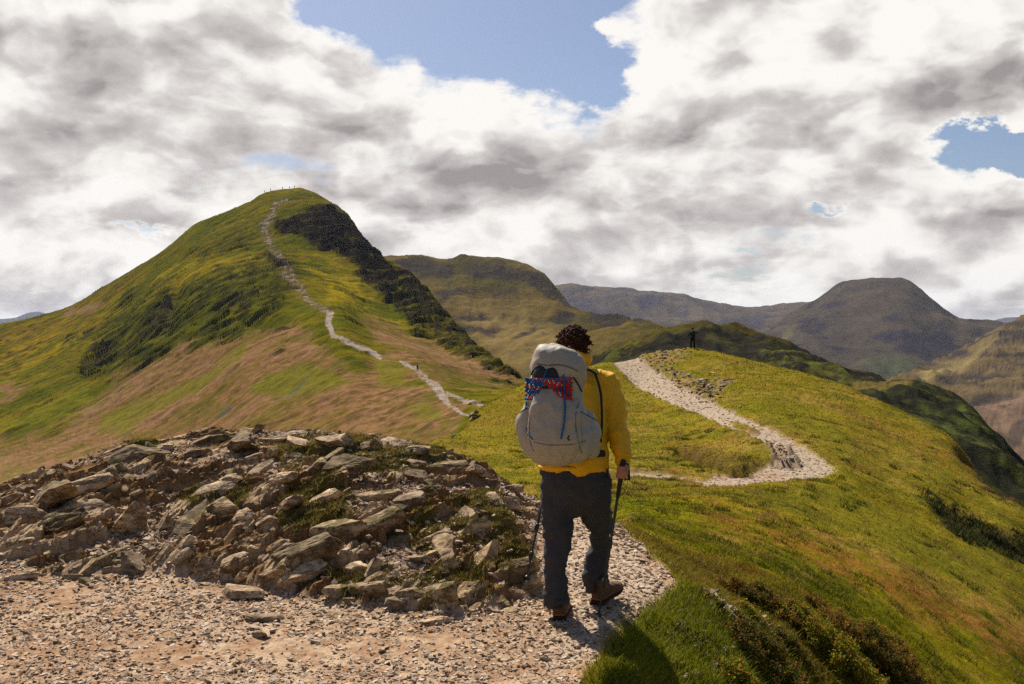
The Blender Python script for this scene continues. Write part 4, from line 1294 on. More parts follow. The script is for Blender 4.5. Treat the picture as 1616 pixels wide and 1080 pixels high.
# scree between the outcrop's rocks
m_ = (G['oc'] > .3) & (G['soil'] > .4) & (G['y'] < 12)
idx = np.where(m_)[0]
idx = rng.choice(idx, min(len(idx), 15000))
jx = rng.normal(0, .02, len(idx)); x = G['x'][idx] + jx; y = G['y'][idx] + rng.normal(0, .02, len(idx))
chips('scree', x, y, zfun(x, y), .007 + .028 * rng.random(len(x))**2.4, chip_cols(len(x), .82), M_CHIP, outcrop_obj, .3, 22)
# stones by and on the far footpath, on the knoll and in the near bank
m_ = ((G['sto'] > .4) | (G['rub'] > .4)) & (G['y'] > 18) & (G['y'] < 86)
idx = rng.choice(np.where(m_)[0], 1500)
x = G['x'][idx] + rng.normal(0, .1, len(idx)); y = G['y'][idx] + rng.normal(0, .3, len(idx))
chips('path_stones', x, y, zfun(x, y), (.03 + .16 * rng.random(len(x))**3.5) * np.clip(y / 50, .4, 1.1), chip_cols(len(x), .55), M_CHIP, path_obj, .28, 12)
m_ = (G['pf'] > .6) & (G['y'] > 18) & (G['y'] < 86)
idx = rng.choice(np.where(m_)[0], 5000)
x = G['x'][idx] + rng.normal(0, .05, len(idx)); y = G['y'][idx] + rng.normal(0, .1, len(idx))
chips('path_gravel', x, y, zfun(x, y), (.012 + .04 * rng.random(len(x))**3) * np.clip(y / 30, .6, 2.0), chip_cols(len(x), .85), M_CHIP, path_obj, .25, 10)
turf_obj = G['objs'][0]
for (poly, n, s0, s1) in [([(1010, 835), (1060, 880), (1110, 915), (1150, 950), (1120, 940), (1050, 890)], 260, .012, .035),
                          ([(1110, 930), (1230, 990), (1200, 1010), (1120, 960)], 130, .02, .06),
                          ([(1060, 960), (1160, 1000), (1210, 1075), (1080, 1078), (1050, 1040)], 190, .012, .045),
                          ([(1300, 1000), (1380, 1030), (1360, 1060), (1290, 1030)], 20, .02, .06)]:
    P = np.array(poly, float)
    qx = rng.uniform(P[:, 0].min(), P[:, 0].max(), n * 3); qy = rng.uniform(P[:, 1].min(), P[:, 1].max(), n * 3)
    kk = poly_mask(qx, qy, poly, 6)[:] > .4
    pts = [hit(a, b, 4.0, 12) for a, b in list(zip(qx[kk], qy[kk]))[:n]]
    if not pts: continue
    A = np.array([p[:] for p in pts])
    chips('bank_stones', A[:, 0], A[:, 1], A[:, 2] + .004, s0 + (s1 - s0) * rng.random(len(A))**3, chip_cols(len(A), .75), M_CHIP, turf_obj, .14, 20)

# single pale stones on the knoll
for px, py, w, lab in [(1145, 578, 14, 'small pale boulder on the knoll turf right of the standing person'), (1125, 590, 18, 'low grey rock half sunk in the knoll turf'), (1108, 636, 14, 'dark edged rock where the path passes the stony rise')]:
    p = hit(px, py, 18, 88); sc = p.y / F
    o = link('stone', mid_protos[4]); o.location = p; o.scale = (w * .5 * sc, w * .5 * sc, w * .5 * sc); o.rotation_euler = (0, .1, random.uniform(0, 3))
    tag(o, lab, 'rock')
# light rock ribs beside the path on the knoll, parts of the path's stony verge
for k in range(34):
    px = random.uniform(1010, 1160); py = random.uniform(558, 640)
    if poly_mask(np.array([px]), np.array([py]), STONY, 3)[0] < .5: continue
    p = hit(px, py, 30, 88); sc = p.y / F
    w = random.uniform(8, 26)
    o = link('rock', random.choice(mid_protos), path_obj); o.location = p
    o.scale = (w * .5 * sc, w * .5 * sc, w * .20 * sc * 2); o.rotation_euler = (0, -R(random.uniform(0, 20)), R(random.uniform(-20, 30)))
# dark crag on the right brink of the near ridge
for px, py, w, h in [(1590, 782, 34, 40), (1572, 768, 30, 26), (1556, 756, 24, 18), (1540, 742, 22, 12), (1580, 760, 26, 16)]:
    p = hit(px, py, 20, 60); sc = p.y / F
    o = link('rock', random.choice([q for q in big_protos if q.materials[0] == M_ROCKM]), turf_obj); o.location = (p.x, p.y, p.z + h * .2 * sc)
    o.scale = (w * .6 * sc, w * .6 * sc, h * 1.1 * sc); o.rotation_euler = (0, R(15), random.uniform(0, 3))


# ---------------------------------------------------------------- grass
def blades(name, x, y, z, h, w, cols, mat, parent, lean=.5, tri=True):
    """one bent blade per point: two segments"""
    n = len(x)
    a = rng.uniform(0, 2 * np.pi, n); la = rng.uniform(0, 2 * np.pi, n); L = h * lean * rng.uniform(.2, 1.3, n)
    dx = np.cos(a) * w * .5; dy = np.sin(a) * w * .5
    lx = np.cos(la) * L; ly = np.sin(la) * L
    z = z - .004
    b0 = np.stack([x - dx, y - dy, z], 1); b1 = np.stack([x + dx, y + dy, z], 1)
    m0 = np.stack([x - dx * .8 + lx * .35, y - dy * .8 + ly * .35, z + h * .6], 1); m1 = np.stack([x + dx * .8 + lx * .35, y + dy * .8 + ly * .35, z + h * .6], 1)
    t = np.stack([x + lx, y + ly, z + h * .9], 1)
    i = np.arange(n)
    if tri:
        V = np.stack([b0, b1, t], 1).reshape(-1, 3)
        Fc = np.stack([i * 3, i * 3 + 1, i * 3 + 2], 1); k = 3
        C = np.repeat(cols, 3, 0).reshape(-1, 3, 3)
    else:
        V = np.stack([b0, b1, m1, m0, t], 1).reshape(-1, 3)
        Fc = np.concatenate([np.stack([i * 5, i * 5 + 1, i * 5 + 2], 1), np.stack([i * 5, i * 5 + 2, i * 5 + 3], 1), np.stack([i * 5 + 3, i * 5 + 2, i * 5 + 4], 1)]); k = 5
        C = np.repeat(cols, 5, 0)
    me = np_mesh(name, V, Fc, mat, C.reshape(-1, 3), True)
    return tag(link(name, me, parent), kind='stuff')


M_GRASS = vcol_mat('grass_blades', .8, 8, .25, .4, .03)


def turf_pick(mask, n, jit):
    idx = rng.choice(np.where(mask)[0], n)
    x = G['x'][idx] + rng.normal(0, 1, n) * jit * G['y'][idx]; y = G['y'][idx] + rng.normal(0, 1, n) * jit * 3 * G['y'][idx]
    return idx, x, y


turf = (G['g'] < .4) & (G['oc'] < .2) & (G['pf'] < .3) & (G['rub'] < .3) & (G['y'] > 3.8) & ((G['px'] > 850) | (G['y'] > 24)) & (G['px'] > 640) & (G['px'] < 1720)
clump = fbm(G['x'] * 3.0, G['y'] * 3.0, 3, 410)
# near bank, long blades
s = turf & (G['y'] < 9.5) & (G['py'] > 800)
idx, x, y = turf_pick(s, 130000, .003)
hgt = .022 + .035 * rng.random(len(x)) * np.clip(1 + 1.6 * clump[idx], .3, 2) + .028 * (G['bk'][idx] > .5)
cc = G['c'][idx] * rng.uniform(.8, 1.8, (len(x), 1)); st = rng.random(len(x)) > .90
cc[st] = C3(.26, .19, .07) * rng.uniform(.6, 1.2, (st.sum(), 1))
blades('grass', x, y, zfun(x, y), hgt, np.full(len(x), .0042), cc, M_GRASS, turf_obj, .8, False)
# middle field
s = turf & (G['y'] >= 9) & (G['y'] < 26)
idx, x, y = turf_pick(s, 130000, .002)
cc = G['c'][idx] * rng.uniform(.8, 1.8, (len(x), 1))
blades('grass', x, y, zfun(x, y), (.013 + .024 * rng.random(len(x))) * np.clip(1 + 1.9 * clump[idx], .2, 2.2) * np.clip(y / 14, .8, 1.6), .0007 * y + .002, cc, M_GRASS, turf_obj, .9)
s = turf & (G['y'] >= 24) & (G['y'] < 92) & (G['sto'] < .4)
idx, x, y = turf_pick(s, 110000, .0015)
cc = G['c'][idx] * rng.uniform(.8, 1.7, (len(x), 1))
blades('grass', x, y, zfun(x, y), (.025 + .045 * rng.random(len(x))) * np.clip(y / 45, .7, 1.5) * np.clip(1 + 1.6 * clump[idx], .3, 2), .0012 * y, cc, M_GRASS, turf_obj, .8)
# tussocks of rougher grass
s = turf & (G['y'] > 7.5) & (G['y'] < 45) & (G['pf'] < .1)
ci, cx, cy = turf_pick(s, 750, .002)
nb = 46
x = np.repeat(cx, nb) + rng.normal(0, .035, 750 * nb) * np.repeat(cy, nb)**.5 * .6; y = np.repeat(cy, nb) + rng.normal(0, .035, 750 * nb) * np.repeat(cy, nb)**.5 * .6
tone = rng.random((750, 1))
tc_ = np.where(tone < .45, C3(.050, .056, .008), np.where(tone < .75, C3(.13, .11, .012), C3(.24, .15, .045)))
cc = np.repeat(tc_, nb, 0) * rng.uniform(.6, 1.5, (750 * nb, 1))
hh_ = np.repeat(rng.uniform(.035, .085, 750) * np.clip(cy / 12, .8, 2.0), nb) * rng.uniform(.5, 1.1, 750 * nb)
blades('tussocks', x, y, zfun(x, y), hh_, .0008 * y + .003, cc, M_GRASS, turf_obj, 1.1)
# heather clumps in the dark hollow at the right edge
s = (G['heath'] > .4) & (G['y'] > 14) & (G['y'] < 60)
idx, x, y = turf_pick(s, 9000, .002)
cc = np.repeat(C3(.030, .032, .010)[None], len(x), 0) * rng.uniform(.5, 2.6, (len(x), 1))
blades('heather', x, y, zfun(x, y), .04 + .13 * rng.random(len(x)) * np.clip(1 + 2.2 * clump[idx], .1, 2.2), .03 + .03 * rng.random(len(x)), cc, M_GRASS, turf_obj, .8)
# moss and short grass in the outcrop's pockets
s = (G['moss'] > .45) & (G['y'] < 12)
idx, x, y = turf_pick(s, 36000, .001)
cc = lerp(np.repeat(C3(.070, .068, .009)[None], len(x), 0), C3(.23, .155, .040), rng.random(len(x))**1.4) * rng.uniform(.6, 1.4, (len(x), 1))
blades('moss_grass', x, y, zfun(x, y), .02 + .035 * rng.random(len(x)), np.full(len(x), .006), cc, M_GRASS, outcrop_obj, .9)


# ---------------------------------------------------------------- bilberry and heather shrubs on the lip of the bank
M_LEAF = vcol_mat('shrub_leaves', .75, 10, .2, .35, .04)
M_STEM = new_mat('shrub_stem', .9)[0]
M_STEM.node_tree.nodes['Principled BSDF'].inputs['Base Color'].default_value = (.05, .03, .018, 1)


def lk(name, me, root):
    o = bpy.data.objects.new(name, me); col.objects.link(o); o.parent = root
    return o


def shrub(px, py, w, h, tone, label, dens=1.0):
    p = hit(px, py, 4.2, 14)
    sc = p.y / F
    rx, rz = w * .56 * sc, h * 1.05 * sc
    root = empty('shrub', p)
    tag(root, label, 'shrub', 'low shrubs on the lip of the grassy bank')
    # stems
    SV, SF = [], []
    tips = []
    for k in range(int(16 + w / 3)):
        a = random.uniform(0, 6.28); rr = math.sqrt(random.random())
        bx, by = math.cos(a) * rr * rx * .5, math.sin(a) * rr * rx * .4
        tx, ty = math.cos(a) * rr * rx, math.sin(a) * rr * rx * .8
        gz = zat(p.x + tx, p.y + ty) - p.z; bz = zat(p.x + bx, p.y + by) - p.z
        tz = gz + rz * (1 - .55 * rr * rr) * random.uniform(.55, 1.1)
        i0 = len(SV); wd = .0025
        for (qx, qy, qz, q) in ((bx, by, bz - .01, wd), ((bx + tx) / 2 + random.gauss(0, .01), (by + ty) / 2, (bz + tz) / 2, wd * .8), (tx, ty, tz, wd * .4)):
            for j in range(3):
                SV.append((qx + math.cos(j * 2.09) * q, qy + math.sin(j * 2.09) * q, qz))
        for s_ in range(2):
            for j in range(3):
                SF.append((i0 + s_ * 3 + j, i0 + s_ * 3 + (j + 1) % 3, i0 + s_ * 3 + 3 + (j + 1) % 3, i0 + s_ * 3 + 3 + j))
        tips.append((tx, ty, tz, bx, by, bz))
    lk('stem', np_mesh('stem', SV, SF, M_STEM, None, True), root)
    n = int(w * 60 * dens)
    tp = np.array(tips)
    ch = rng.integers(0, len(tp), n); f = np.clip(1 - np.abs(rng.normal(0, .28, n)), .15, 1.05)[:, None]
    C0 = tp[ch, 3:] * (1 - f) + tp[ch, :3] * f + rng.normal(0, .014, (n, 3)) * np.array([1.3, 1.3, 1])
    s_ = rng.uniform(.0055, .0125, n)
    d1 = rng.normal(size=(n, 3)); d1 /= np.linalg.norm(d1, axis=1)[:, None]
    d2 = np.cross(d1, rng.normal(size=(n, 3))); d2 /= np.linalg.norm(d2, axis=1)[:, None] + 1e-9
    V = np.stack([C0 - d1 * s_[:, None], C0 + d2 * s_[:, None] * .6, C0 + d1 * s_[:, None], C0 - d2 * s_[:, None] * .6], 1).reshape(-1, 3)
    Fc = np.arange(n * 4).reshape(-1, 4)
    pal = {'green': (C3(.045, .055, .008), C3(.18, .16, .012), C3(.24, .08, .02)), 'rust': (C3(.055, .038, .010), C3(.17, .085, .016), C3(.15, .14, .012)), 'dark': (C3(.020, .024, .007), C3(.085, .075, .012), C3(.16, .06, .02))}[tone]
    t = rng.random((n, 1)); u = rng.random((n, 1))
    c = pal[0] * (1 - t) + pal[1] * t
    c = np.where(u > .85, pal[2], c) * 1.9
    lk('leaves', np_mesh('leaves', V, Fc, M_LEAF, np.repeat(c, 4, 0), False), root)


SH = [(1165, 940, 60, 22, 'rust', 'small rust tipped shrub among pale stones at the top of the bank lip'),
      (1200, 955, 76, 30, 'dark', 'dark leggy shrub on the lip just right of the pale bank stones'),
      (1252, 985, 90, 30, 'rust', 'red brown bilberry shrub midway along the bank lip'),
      (1290, 1010, 110, 44, 'green', 'yellow green bilberry shrub with rusty tips below the red brown one'),
      (1345, 1018, 100, 40, 'rust', 'wide rusty shrub crowning the bank lip'),
      (1330, 1060, 120, 46, 'green', 'thick green and orange shrub under the wide rusty shrub'),
      (1395, 1055, 100, 50, 'dark', 'dark shrub near the bottom right end of the bank lip'),
      (1440, 1082, 90, 36, 'rust', 'brown shrub at the bottom end of the bank lip'),
      (1225, 1085, 150, 66, 'dark', 'broad dark green shrub low on the bank at the picture\'s bottom edge'),
      (1170, 1092, 70, 36, 'green', 'small green shrub left of the broad dark one at the bottom edge'),
      (1370, 1095, 120, 50, 'green', 'leafy shrub at the bottom edge between the dark shrub and the brown end shrub'),
      (1290, 962, 46, 20, 'rust', 'tiny red shrub behind the bank lip above the yellow green bilberry'),
      (1385, 1008, 56, 24, 'green', 'small green shrub on the outer side of the wide rusty shrub'),
      (1250, 1035, 60, 26, 'dark', 'small dark shrub between the bank grass and the yellow green bilberry'),
      (1425, 1035, 50, 20, 'rust', 'last little rusty shrub on the outer edge of the bank lip'),
      (1182, 975, 44, 20, 'green', 'little green tuft of bilberry among the flat pale stones')]
for a in SH: shrub(*a)
# creeping bilberry between the shrubs
s = (G['lip'] > .25) & (G['y'] < 10.5) & (G['g'] < .3)
idx, x, y = turf_pick(s, 26000, .004)
kk = fbm(x * 4.5, y * 4.5, 3, 420) + rng.normal(0, .12, len(x)) > .02
x, y, idx = x[kk], y[kk], idx[kk]
t_ = rng.random((len(x), 1)); u_ = rng.random((len(x), 1))
cc = C3(.05, .06, .008) * (1 - t_) + C3(.26, .20, .02) * t_
cc = np.where(u_ > .74, C3(.24, .09, .02), cc)
blades('ground_cover', x, y, zfun(x, y) + rng.uniform(0, .03, len(x)), .012 + .02 * rng.random(len(x)), np.full(len(x), .011), cc, M_LEAF, turf_obj, 1.6)


# ---------------------------------------------------------------- old wall stub below the hill path
def wall_stub():
    root_pts = [(712, 692), (722, 683), (733, 674), (744, 666), (754, 658)]
    pts = [hit(a, b, 40, 100) for a, b in root_pts]
    w = empty('stone_wall', pts[0])
    tag(w, 'dark tumbled stretch of dry stone wall at the head of the green saddle', 'wall')
    for i in range(40):
        t = i / 40 * (len(pts) - 1); k = int(t); f = t - k
        p = pts[k].lerp(pts[min(k + 1, len(pts) - 1)], f)
        for lvl in range(2):
            o = link('stone', random.choice(mid_protos), w)
            s = random.uniform(.16, .26)
            o.location = (p.x + random.uniform(-.1, .1), p.y + random.uniform(-.1, .1), p.z + .1 + lvl * .25)
            o.scale = (s, s, s * 1.2); o.rotation_euler = (random.uniform(-.3, .3), random.uniform(-.3, .3), random.uniform(0, 3))


wall_stub()
# ---------------------------------------------------------------- people and kit
def plain(name, color, rough=.8, spec=.25, scale=40, var=.18, bump=.3, bdist=.002, fold=0.0):
    m, t, b = new_mat(name, rough, spec)
    tc = t.node('ShaderNodeTexCoord')
    n = t.noise(tc.outputs['Object'], scale, 5, .6)
    n2 = t.noise(tc.outputs['Object'], scale * .12, 4, .55)
    f = t.m('ADD', 1 - var, t.m('MULTIPLY', t.m('ADD', t.m('MULTIPLY', n, .5), t.m('MULTIPLY', n2, .5)), 2 * var))
    t.put(b.inputs['Base Color'], t.mix(1.0, (*color, 1), t.xyz(f, f, f), 'MULTIPLY'))
    bp = t.node('ShaderNodeBump'); bp.inputs['Strength'].default_value = bump; bp.inputs['Distance'].default_value = bdist
    h = n
    if fold > 0:
        h = t.m('ADD', n, t.m('MULTIPLY', t.noise(tc.outputs['Object'], 9, 4, .5, 1.2), fold))
    t.put(bp.inputs['Height'], h)
    t.put(b.inputs['Normal'], bp.outputs[0])
    return m


M_JACKET = plain('yellow_jacket', (.76, .38, .006), .62, .3, 160, .10, .35, .004, 3.0)
M_TROUSER = plain('grey_trousers', (.043, .040, .043), .8, .25, 220, .12, .25, .003, 2.0)
M_PACK = plain('grey_ripstop', (.37, .315, .245), .6, .35, 260, .08, .4, .004, 3.0)
M_PACKD = plain('dark_mesh', (.030, .032, .036), .8, .2, 300, .3, .6, .002)
M_SEAM = plain('seam_tape', (.15, .135, .11), .8, .1, 200, .15)
M_STRAP = plain('strap_webbing', (.030, .028, .022), .8, .2, 200, .2)
M_CORD = plain('blue_cord', (.010, .095, .27), .7, .25, 200, .25)
M_SKIN = plain('skin', (.40, .17, .105), .55, .35, 60, .12)
M_HAIR = plain('dark_hair', (.060, .024, .014), .8, .08, 120, .4)
M_BOOT = plain('brown_leather', (.110, .048, .018), .7, .3, 90, .3, .6)
M_SOLE = plain('rubber_sole', (.030, .017, .011), .9, .2, 90, .2)
M_TRIM = plain('orange_boot_trim', (.36, .065, .015), .7, .3, 90, .2)
M_POLE = plain('black_pole', (.018, .018, .020), .35, .5, 50, .2)
M_GRIP = plain('cork_grip', (.040, .026, .018), .85, .2, 120, .3)
M_TIP = plain('steel_tip', (.42, .42, .44), .35, .5, 50, .1)
M_RED = plain('red_cord', (.55, .030, .018), .7, .25, 200, .2)
M_WHITE = plain('white_cord', (.66, .62, .58), .7, .25, 200, .1)
M_DARKCL = plain('dark_clothing', (.012, .014, .015), .85, .15, 60, .3)
M_TEAL = plain('dark_teal_cloth', (.014, .028, .028), .85, .15, 60, .3)


def tube(pts, ra, rb=None, side=(1, 0, 0), seg=20, sq=2.0, cap=3):
    """closed loft along pts; ra = half width along side, rb = half depth; sq>2 = squarer section"""
    pts = [Vector(p) for p in pts]
    n = len(pts)
    ra = list(ra) if hasattr(ra, '__len__') else [ra] * n
    rb = ra if rb is None else (list(rb) if hasattr(rb, '__len__') else [rb] * n)
    side = Vector(side)
    V, Fc = [], []
    rings = []

    def ring(c, tan, a, b):
        s = side - tan * side.dot(tan)
        if s.length < 1e-4: s = tan.orthogonal()
        s.normalize(); d = tan.cross(s)
        i0 = len(V)
        for j in range(seg):
            th = 2 * math.pi * j / seg
            cx, sy = math.cos(th), math.sin(th)
            e = 2.0 / sq
            cx = math.copysign(abs(cx)**e, cx); sy = math.copysign(abs(sy)**e, sy)
            V.append(tuple(c + s * (cx * a) + d * (sy * b)))
        rings.append(i0)
    tans = []
    for i in range(n):
        t = (pts[min(i + 1, n - 1)] - pts[max(i - 1, 0)]); t.normalize(); tans.append(t)
    r0 = min(ra[0], rb[0]) * .6; r1 = min(ra[-1], rb[-1]) * .6
    for k in range(cap, 0, -1):
        a = k / cap * math.pi / 2 * .92
        ring(pts[0] - tans[0] * r0 * math.sin(a), tans[0], ra[0] * math.cos(a), rb[0] * math.cos(a))
    for i in range(n): ring(pts[i], tans[i], ra[i], rb[i])
    for k in range(1, cap + 1):
        a = k / cap * math.pi / 2 * .92
        ring(pts[-1] + tans[-1] * r1 * math.sin(a), tans[-1], ra[-1] * math.cos(a), rb[-1] * math.cos(a))
    for i in range(len(rings) - 1):
        a, b = rings[i], rings[i + 1]
        for j in range(seg):
            Fc.append((a + j, a + (j + 1) % seg, b + (j + 1) % seg, b + j))
    Fc.append(tuple(rings[0] + j for j in reversed(range(seg))))
    Fc.append(tuple(rings[-1] + j for j in range(seg)))
    return V, Fc


def ball(c, r, seg=16):
    rx, ry, rz = r if hasattr(r, '__len__') else (r, r, r)
    bm = bmesh.new(); bmesh.ops.create_uvsphere(bm, u_segments=seg, v_segments=seg // 2 + 2, radius=1)
    V = [(c[0] + v.co.x * rx, c[1] + v.co.y * ry, c[2] + v.co.z * rz) for v in bm.verts]
    Fc = [tuple(v.index for v in f.verts) for f in bm.faces]; bm.free()
    return V, Fc


def smooth_path(pts, vals, n):
    """resample control points and their radii to n smooth stations"""
    P = np.array([tuple(p) for p in pts], float)
    t = np.linspace(0, len(P) - 1, n); k = np.arange(len(P))
    out = np.stack([pchip(k, P[:, i], t) for i in range(3)], 1)
    return [Vector(p) for p in out], [pchip(k, np.array(v, float), t) for v in vals]


def fuse(name, shapes, voxel, mat, parent, smooth=6, disp=None, post=None):
    """several closed shells grown into one continuous surface"""
    V, Fc = [], []
    for v, f in shapes:
        o = len(V); V += v; Fc += [tuple(i + o for i in q) for q in f]
    me = bpy.data.meshes.new(name); me.from_pydata(V, [], Fc); me.update()
    tmp = bpy.data.objects.new(name + '_tmp', me); col.objects.link(tmp)
    md = tmp.modifiers.new('r', 'REMESH'); md.mode = 'VOXEL'; md.voxel_size = voxel
    ms = tmp.modifiers.new('s', 'SMOOTH'); ms.iterations = smooth; ms.factor = .5
    dg = bpy.context.evaluated_depsgraph_get()
    me2 = bpy.data.meshes.new_from_object(tmp.evaluated_get(dg))
    bpy.data.objects.remove(tmp); bpy.data.meshes.remove(me)
    me2.name = name
    n = len(me2.vertices)
    co = np.empty(n * 3, np.float32); me2.vertices.foreach_get('co', co); co = co.reshape(-1, 3).astype(float)
    no = np.empty(n * 3, np.float32); me2.vertices.foreach_get('normal', no); no = no.reshape(-1, 3).astype(float)
    if disp is not None: co += no * disp(co, no)[:, None]
    if post is not None: co = post(co)
    me2.vertices.foreach_set('co', co.astype(np.float32).ravel())
    me2.materials.clear(); me2.materials.append(mat)
    me2.polygons.foreach_set('use_smooth', np.ones(len(me2.polygons), bool))
    me2.update()
    return link(name, me2, parent)


def mesh_of(name, shapes, mat, parent, sm=True):
    V, Fc = [], []
    for v, f in shapes:
        o = len(V); V += [tuple(q) for q in v]; Fc += [tuple(i + o for i in q) for q in f]
    me = bpy.data.meshes.new(name); me.from_pydata(V, [], Fc)
    me.materials.append(mat)
    me.polygons.foreach_set('use_smooth', np.full(len(me.polygons), sm))
    me.update()
    return link(name, me, parent)


gz = zat(.28, 5.85)
hiker = empty('person', (P3(878, 978, 5.83).x, 5.85, gz))
tag(hiker, 'hiker seen from behind in a yellow jacket and grey trousers walking with two poles', 'person')


def folds_leg(co, no):
    x, y, z = co.T
    h = z - gz
    az_ = np.arctan2(y - 5.9, x - .3)
    knee = np.exp(-((h - .50) / .13)**2) + .9 * np.exp(-((h - .14) / .10)**2) + .7 * np.exp(-((h - .80) / .09)**2) + .3
    d = ridged(x * 5 + z * 3, z * 14 - x * 9 + y * 4, 2, 500) * .017 * knee
    d += fbm(x * 10 + y * 6, z * 5, 2, 501) * .011
    d += ridged(x * 5 - z * 2 + y * 3, z * 7 + x * 6, 2, 502) * .008
    return d - .013


def folds_jacket(co, no):
    x, y, z = co.T
    d = ridged(x * 7 + z * 6 + y * 3, z * 9 - x * 8, 2, 510) * .013
    d += ridged(x * 3 - z * 4, z * 3 + x * 5 + y * 2, 2, 514) * .010
    d += fbm(x * 8 + y * 7, z * 6, 2, 511) * .010
    d = d - .008
    arm = sstep(x, .50, .56)
    d += arm * ridged(x * 4 + y * 6, z * 13 + x * 9, 2, 512) * .007
    return d


# ---- body: head, neck, torso, arms, hands with fingers and legs as one skin
HD = 6.10
hc = P3(907, 549, HD)
Wr = P3(984, 731, 5.78); El = P3(975, 664, 5.98); Sh = P3(950, 601, 6.03)
Hand = P3(982, 744, 5.76)
LSh = P3(868, 603, 6.03); LEl = P3(850, 672, 6.2); LWr = P3(866, 738, 6.42)
shapes = []
shapes.append(ball(hc, (.076, .096, .105)))
jaw = hc + Vector((.030, .045, -.055))
shapes.append(ball(jaw, (.058, .068, .062)))
shapes.append(ball(hc + Vector((.058, .092, -.018)), (.012, .017, .024)))      # nose
shapes.append(ball(hc + Vector((.046, .083, .022)), (.030, .018, .014)))        # brow
shapes.append(ball(hc + Vector((.052, .088, -.062)), (.020, .013, .009)))       # lips
shapes.append(ball(hc + Vector((.048, .080, -.092)), (.020, .018, .016)))       # chin
shapes.append(ball(hc + Vector((.074, -.008, -.016)), (.011, .020, .032)))      # right ear
shapes.append(ball(hc + Vector((-.074, .008, -.014)), (.011, .020, .032)))
shapes.append(tube([P3(905, 600, 6.06), P3(907, 575, 6.08), hc], [.062, .056, .055]))
shapes.append(tube([P3(906, 740, 5.86), P3(908, 690, 5.92), P3(910, 630, 6.02), P3(908, 600, 6.06)], [.15, .14, .165, .10], [.10, .10, .10, .07]))
shapes.append(tube([Sh, El, Wr], [.050, .042, .028]))
shapes.append(tube([LSh, LEl, LWr], [.050, .042, .028]))
hipR = P3(936, 770, 5.88); kneeR = P3(949, 845, 6.07); ankR = P3(937, 932, 6.14)
hipL = P3(878, 770, 5.88); kneeL = P3(879, 860, 5.86); ankL = P3(880, 950, 5.83)
shapes.append(tube([hipR, kneeR, P3(944, 885, 6.11), ankR], [.062, .038, .038, .032]))
shapes.append(tube([hipL, kneeL, ankL], [.062, .040, .034]))
# right hand closed on the grip
gtop = P3(983, 733, 5.73); tipR = P3(943, 985, 5.74)
tipR.z = zat(tipR.x, tipR.y)
axR = (tipR - gtop).normalized()


def hand(wrist, gtop, ax, out):
    """palm beside the grip, four fingers curled round it, thumb over the other side"""
    sh = []
    c = gtop + ax * .045
    out = (out - ax * out.dot(ax)).normalized()      # from grip towards the palm
    fwd = ax.cross(out).normalized()
    palm = c + out * .030
    sh.append(tube([wrist, wrist.lerp(palm, .6), palm + ax * .012], [.026, .034, .038], [.020, .018, .017], side=tuple(ax)))
    rr = .0225
    for k, (ln, rad) in enumerate([(1.0, .0088), (1.06, .0092), (1.0, .0088), (.86, .0078)]):
        b = c + ax * (-.030 + k * .0205)
        pts = []
        for q in range(6):
            a = R(20 + q * 48 * ln)
            pts.append(b + out * math.cos(a) * rr * 1.12 + fwd * math.sin(a) * rr * 1.12)
        sh.append(tube([b + out * .030] + pts, [rad * 1.1, rad * 1.05, rad, rad, rad * .95, rad * .9, rad * .82], seg=8, cap=2))
    tb = c + out * .030 - ax * .028
    sh.append(tube([tb, tb - fwd * .022 - ax * .004, c - fwd * .027 - ax * .020, c - fwd * .024 - out * .016 - ax * .006], [.012, .0115, .010, .0085], seg=8, cap=2))
    return sh


shapes += hand(Wr, gtop, axR, Vector((.5, -.6, 0)))
gtopL = P3(866, 742, 6.46)
tipL = hit(829, 925, 5.5, 9)
axL = (tipL - gtopL).normalized()
shapes += hand(LWr, gtopL, axL, Vector((-.2, -.9, 0)))
fuse('body', shapes, .0055, M_SKIN, hiker, 3)
# eyes
for dx in (.030, .062):
    mesh_of('eye', [ball(hc + Vector((dx, .090 - (dx - .03) * .4, .004)), .011, 10)], M_WHITE, hiker)

# ---- hair: a cap under tight curls
hsh = [ball(hc + Vector((-.008, -.018, .030)), (.088, .094, .092)), ball(hc + Vector((-.006, -.045, -.015)), (.072, .062, .066))]
hair = fuse('hair', hsh, .010, M_HAIR, hiker, 2, lambda c, n: fbm(c[:, 0] * 40, c[:, 1] * 40 + c[:, 2] * 43, 3, 520) * .014)
curl = []
for k in range(420):
    u = random.uniform(-1, 1); a = random.uniform(0, 6.283)
    d = Vector((math.sqrt(1 - u * u) * math.cos(a), math.sqrt(1 - u * u) * math.sin(a), u))
    if d.z < -.62: continue
    if d.y > .35 and d.z < .25: continue          # leave the face free
    if d.x > .55 and d.z < -.05 and d.y > -.25: continue
    c = hc + Vector((-.008 + d.x * .088, -.018 + d.y * .096, .026 + d.z * .094))
    e1 = d.orthogonal().normalized(); e2 = d.cross(e1)
    rr = random.uniform(.006, .012); ph = random.uniform(0, 6.28); turns = random.uniform(1.2, 2.2)
    L = random.uniform(.012, .034)
    droop = Vector((random.gauss(0, .5), random.gauss(0, .5), -.3)) * .012
    pts = []
    for q in range(11):
        t = q / 10
        pts.append(c + d * (t * L - .004) + droop * t * t + (e1 * math.cos(ph + t * turns * 6.283) + e2 * math.sin(ph + t * turns * 6.283)) * rr * (1 - .3 * t))
    curl.append(tube(pts, [.0030 + .0012 * math.sin(3.14 * q / 10) for q in range(11)], seg=4, cap=1))
mesh_of('curls', curl, M_HAIR, hair)

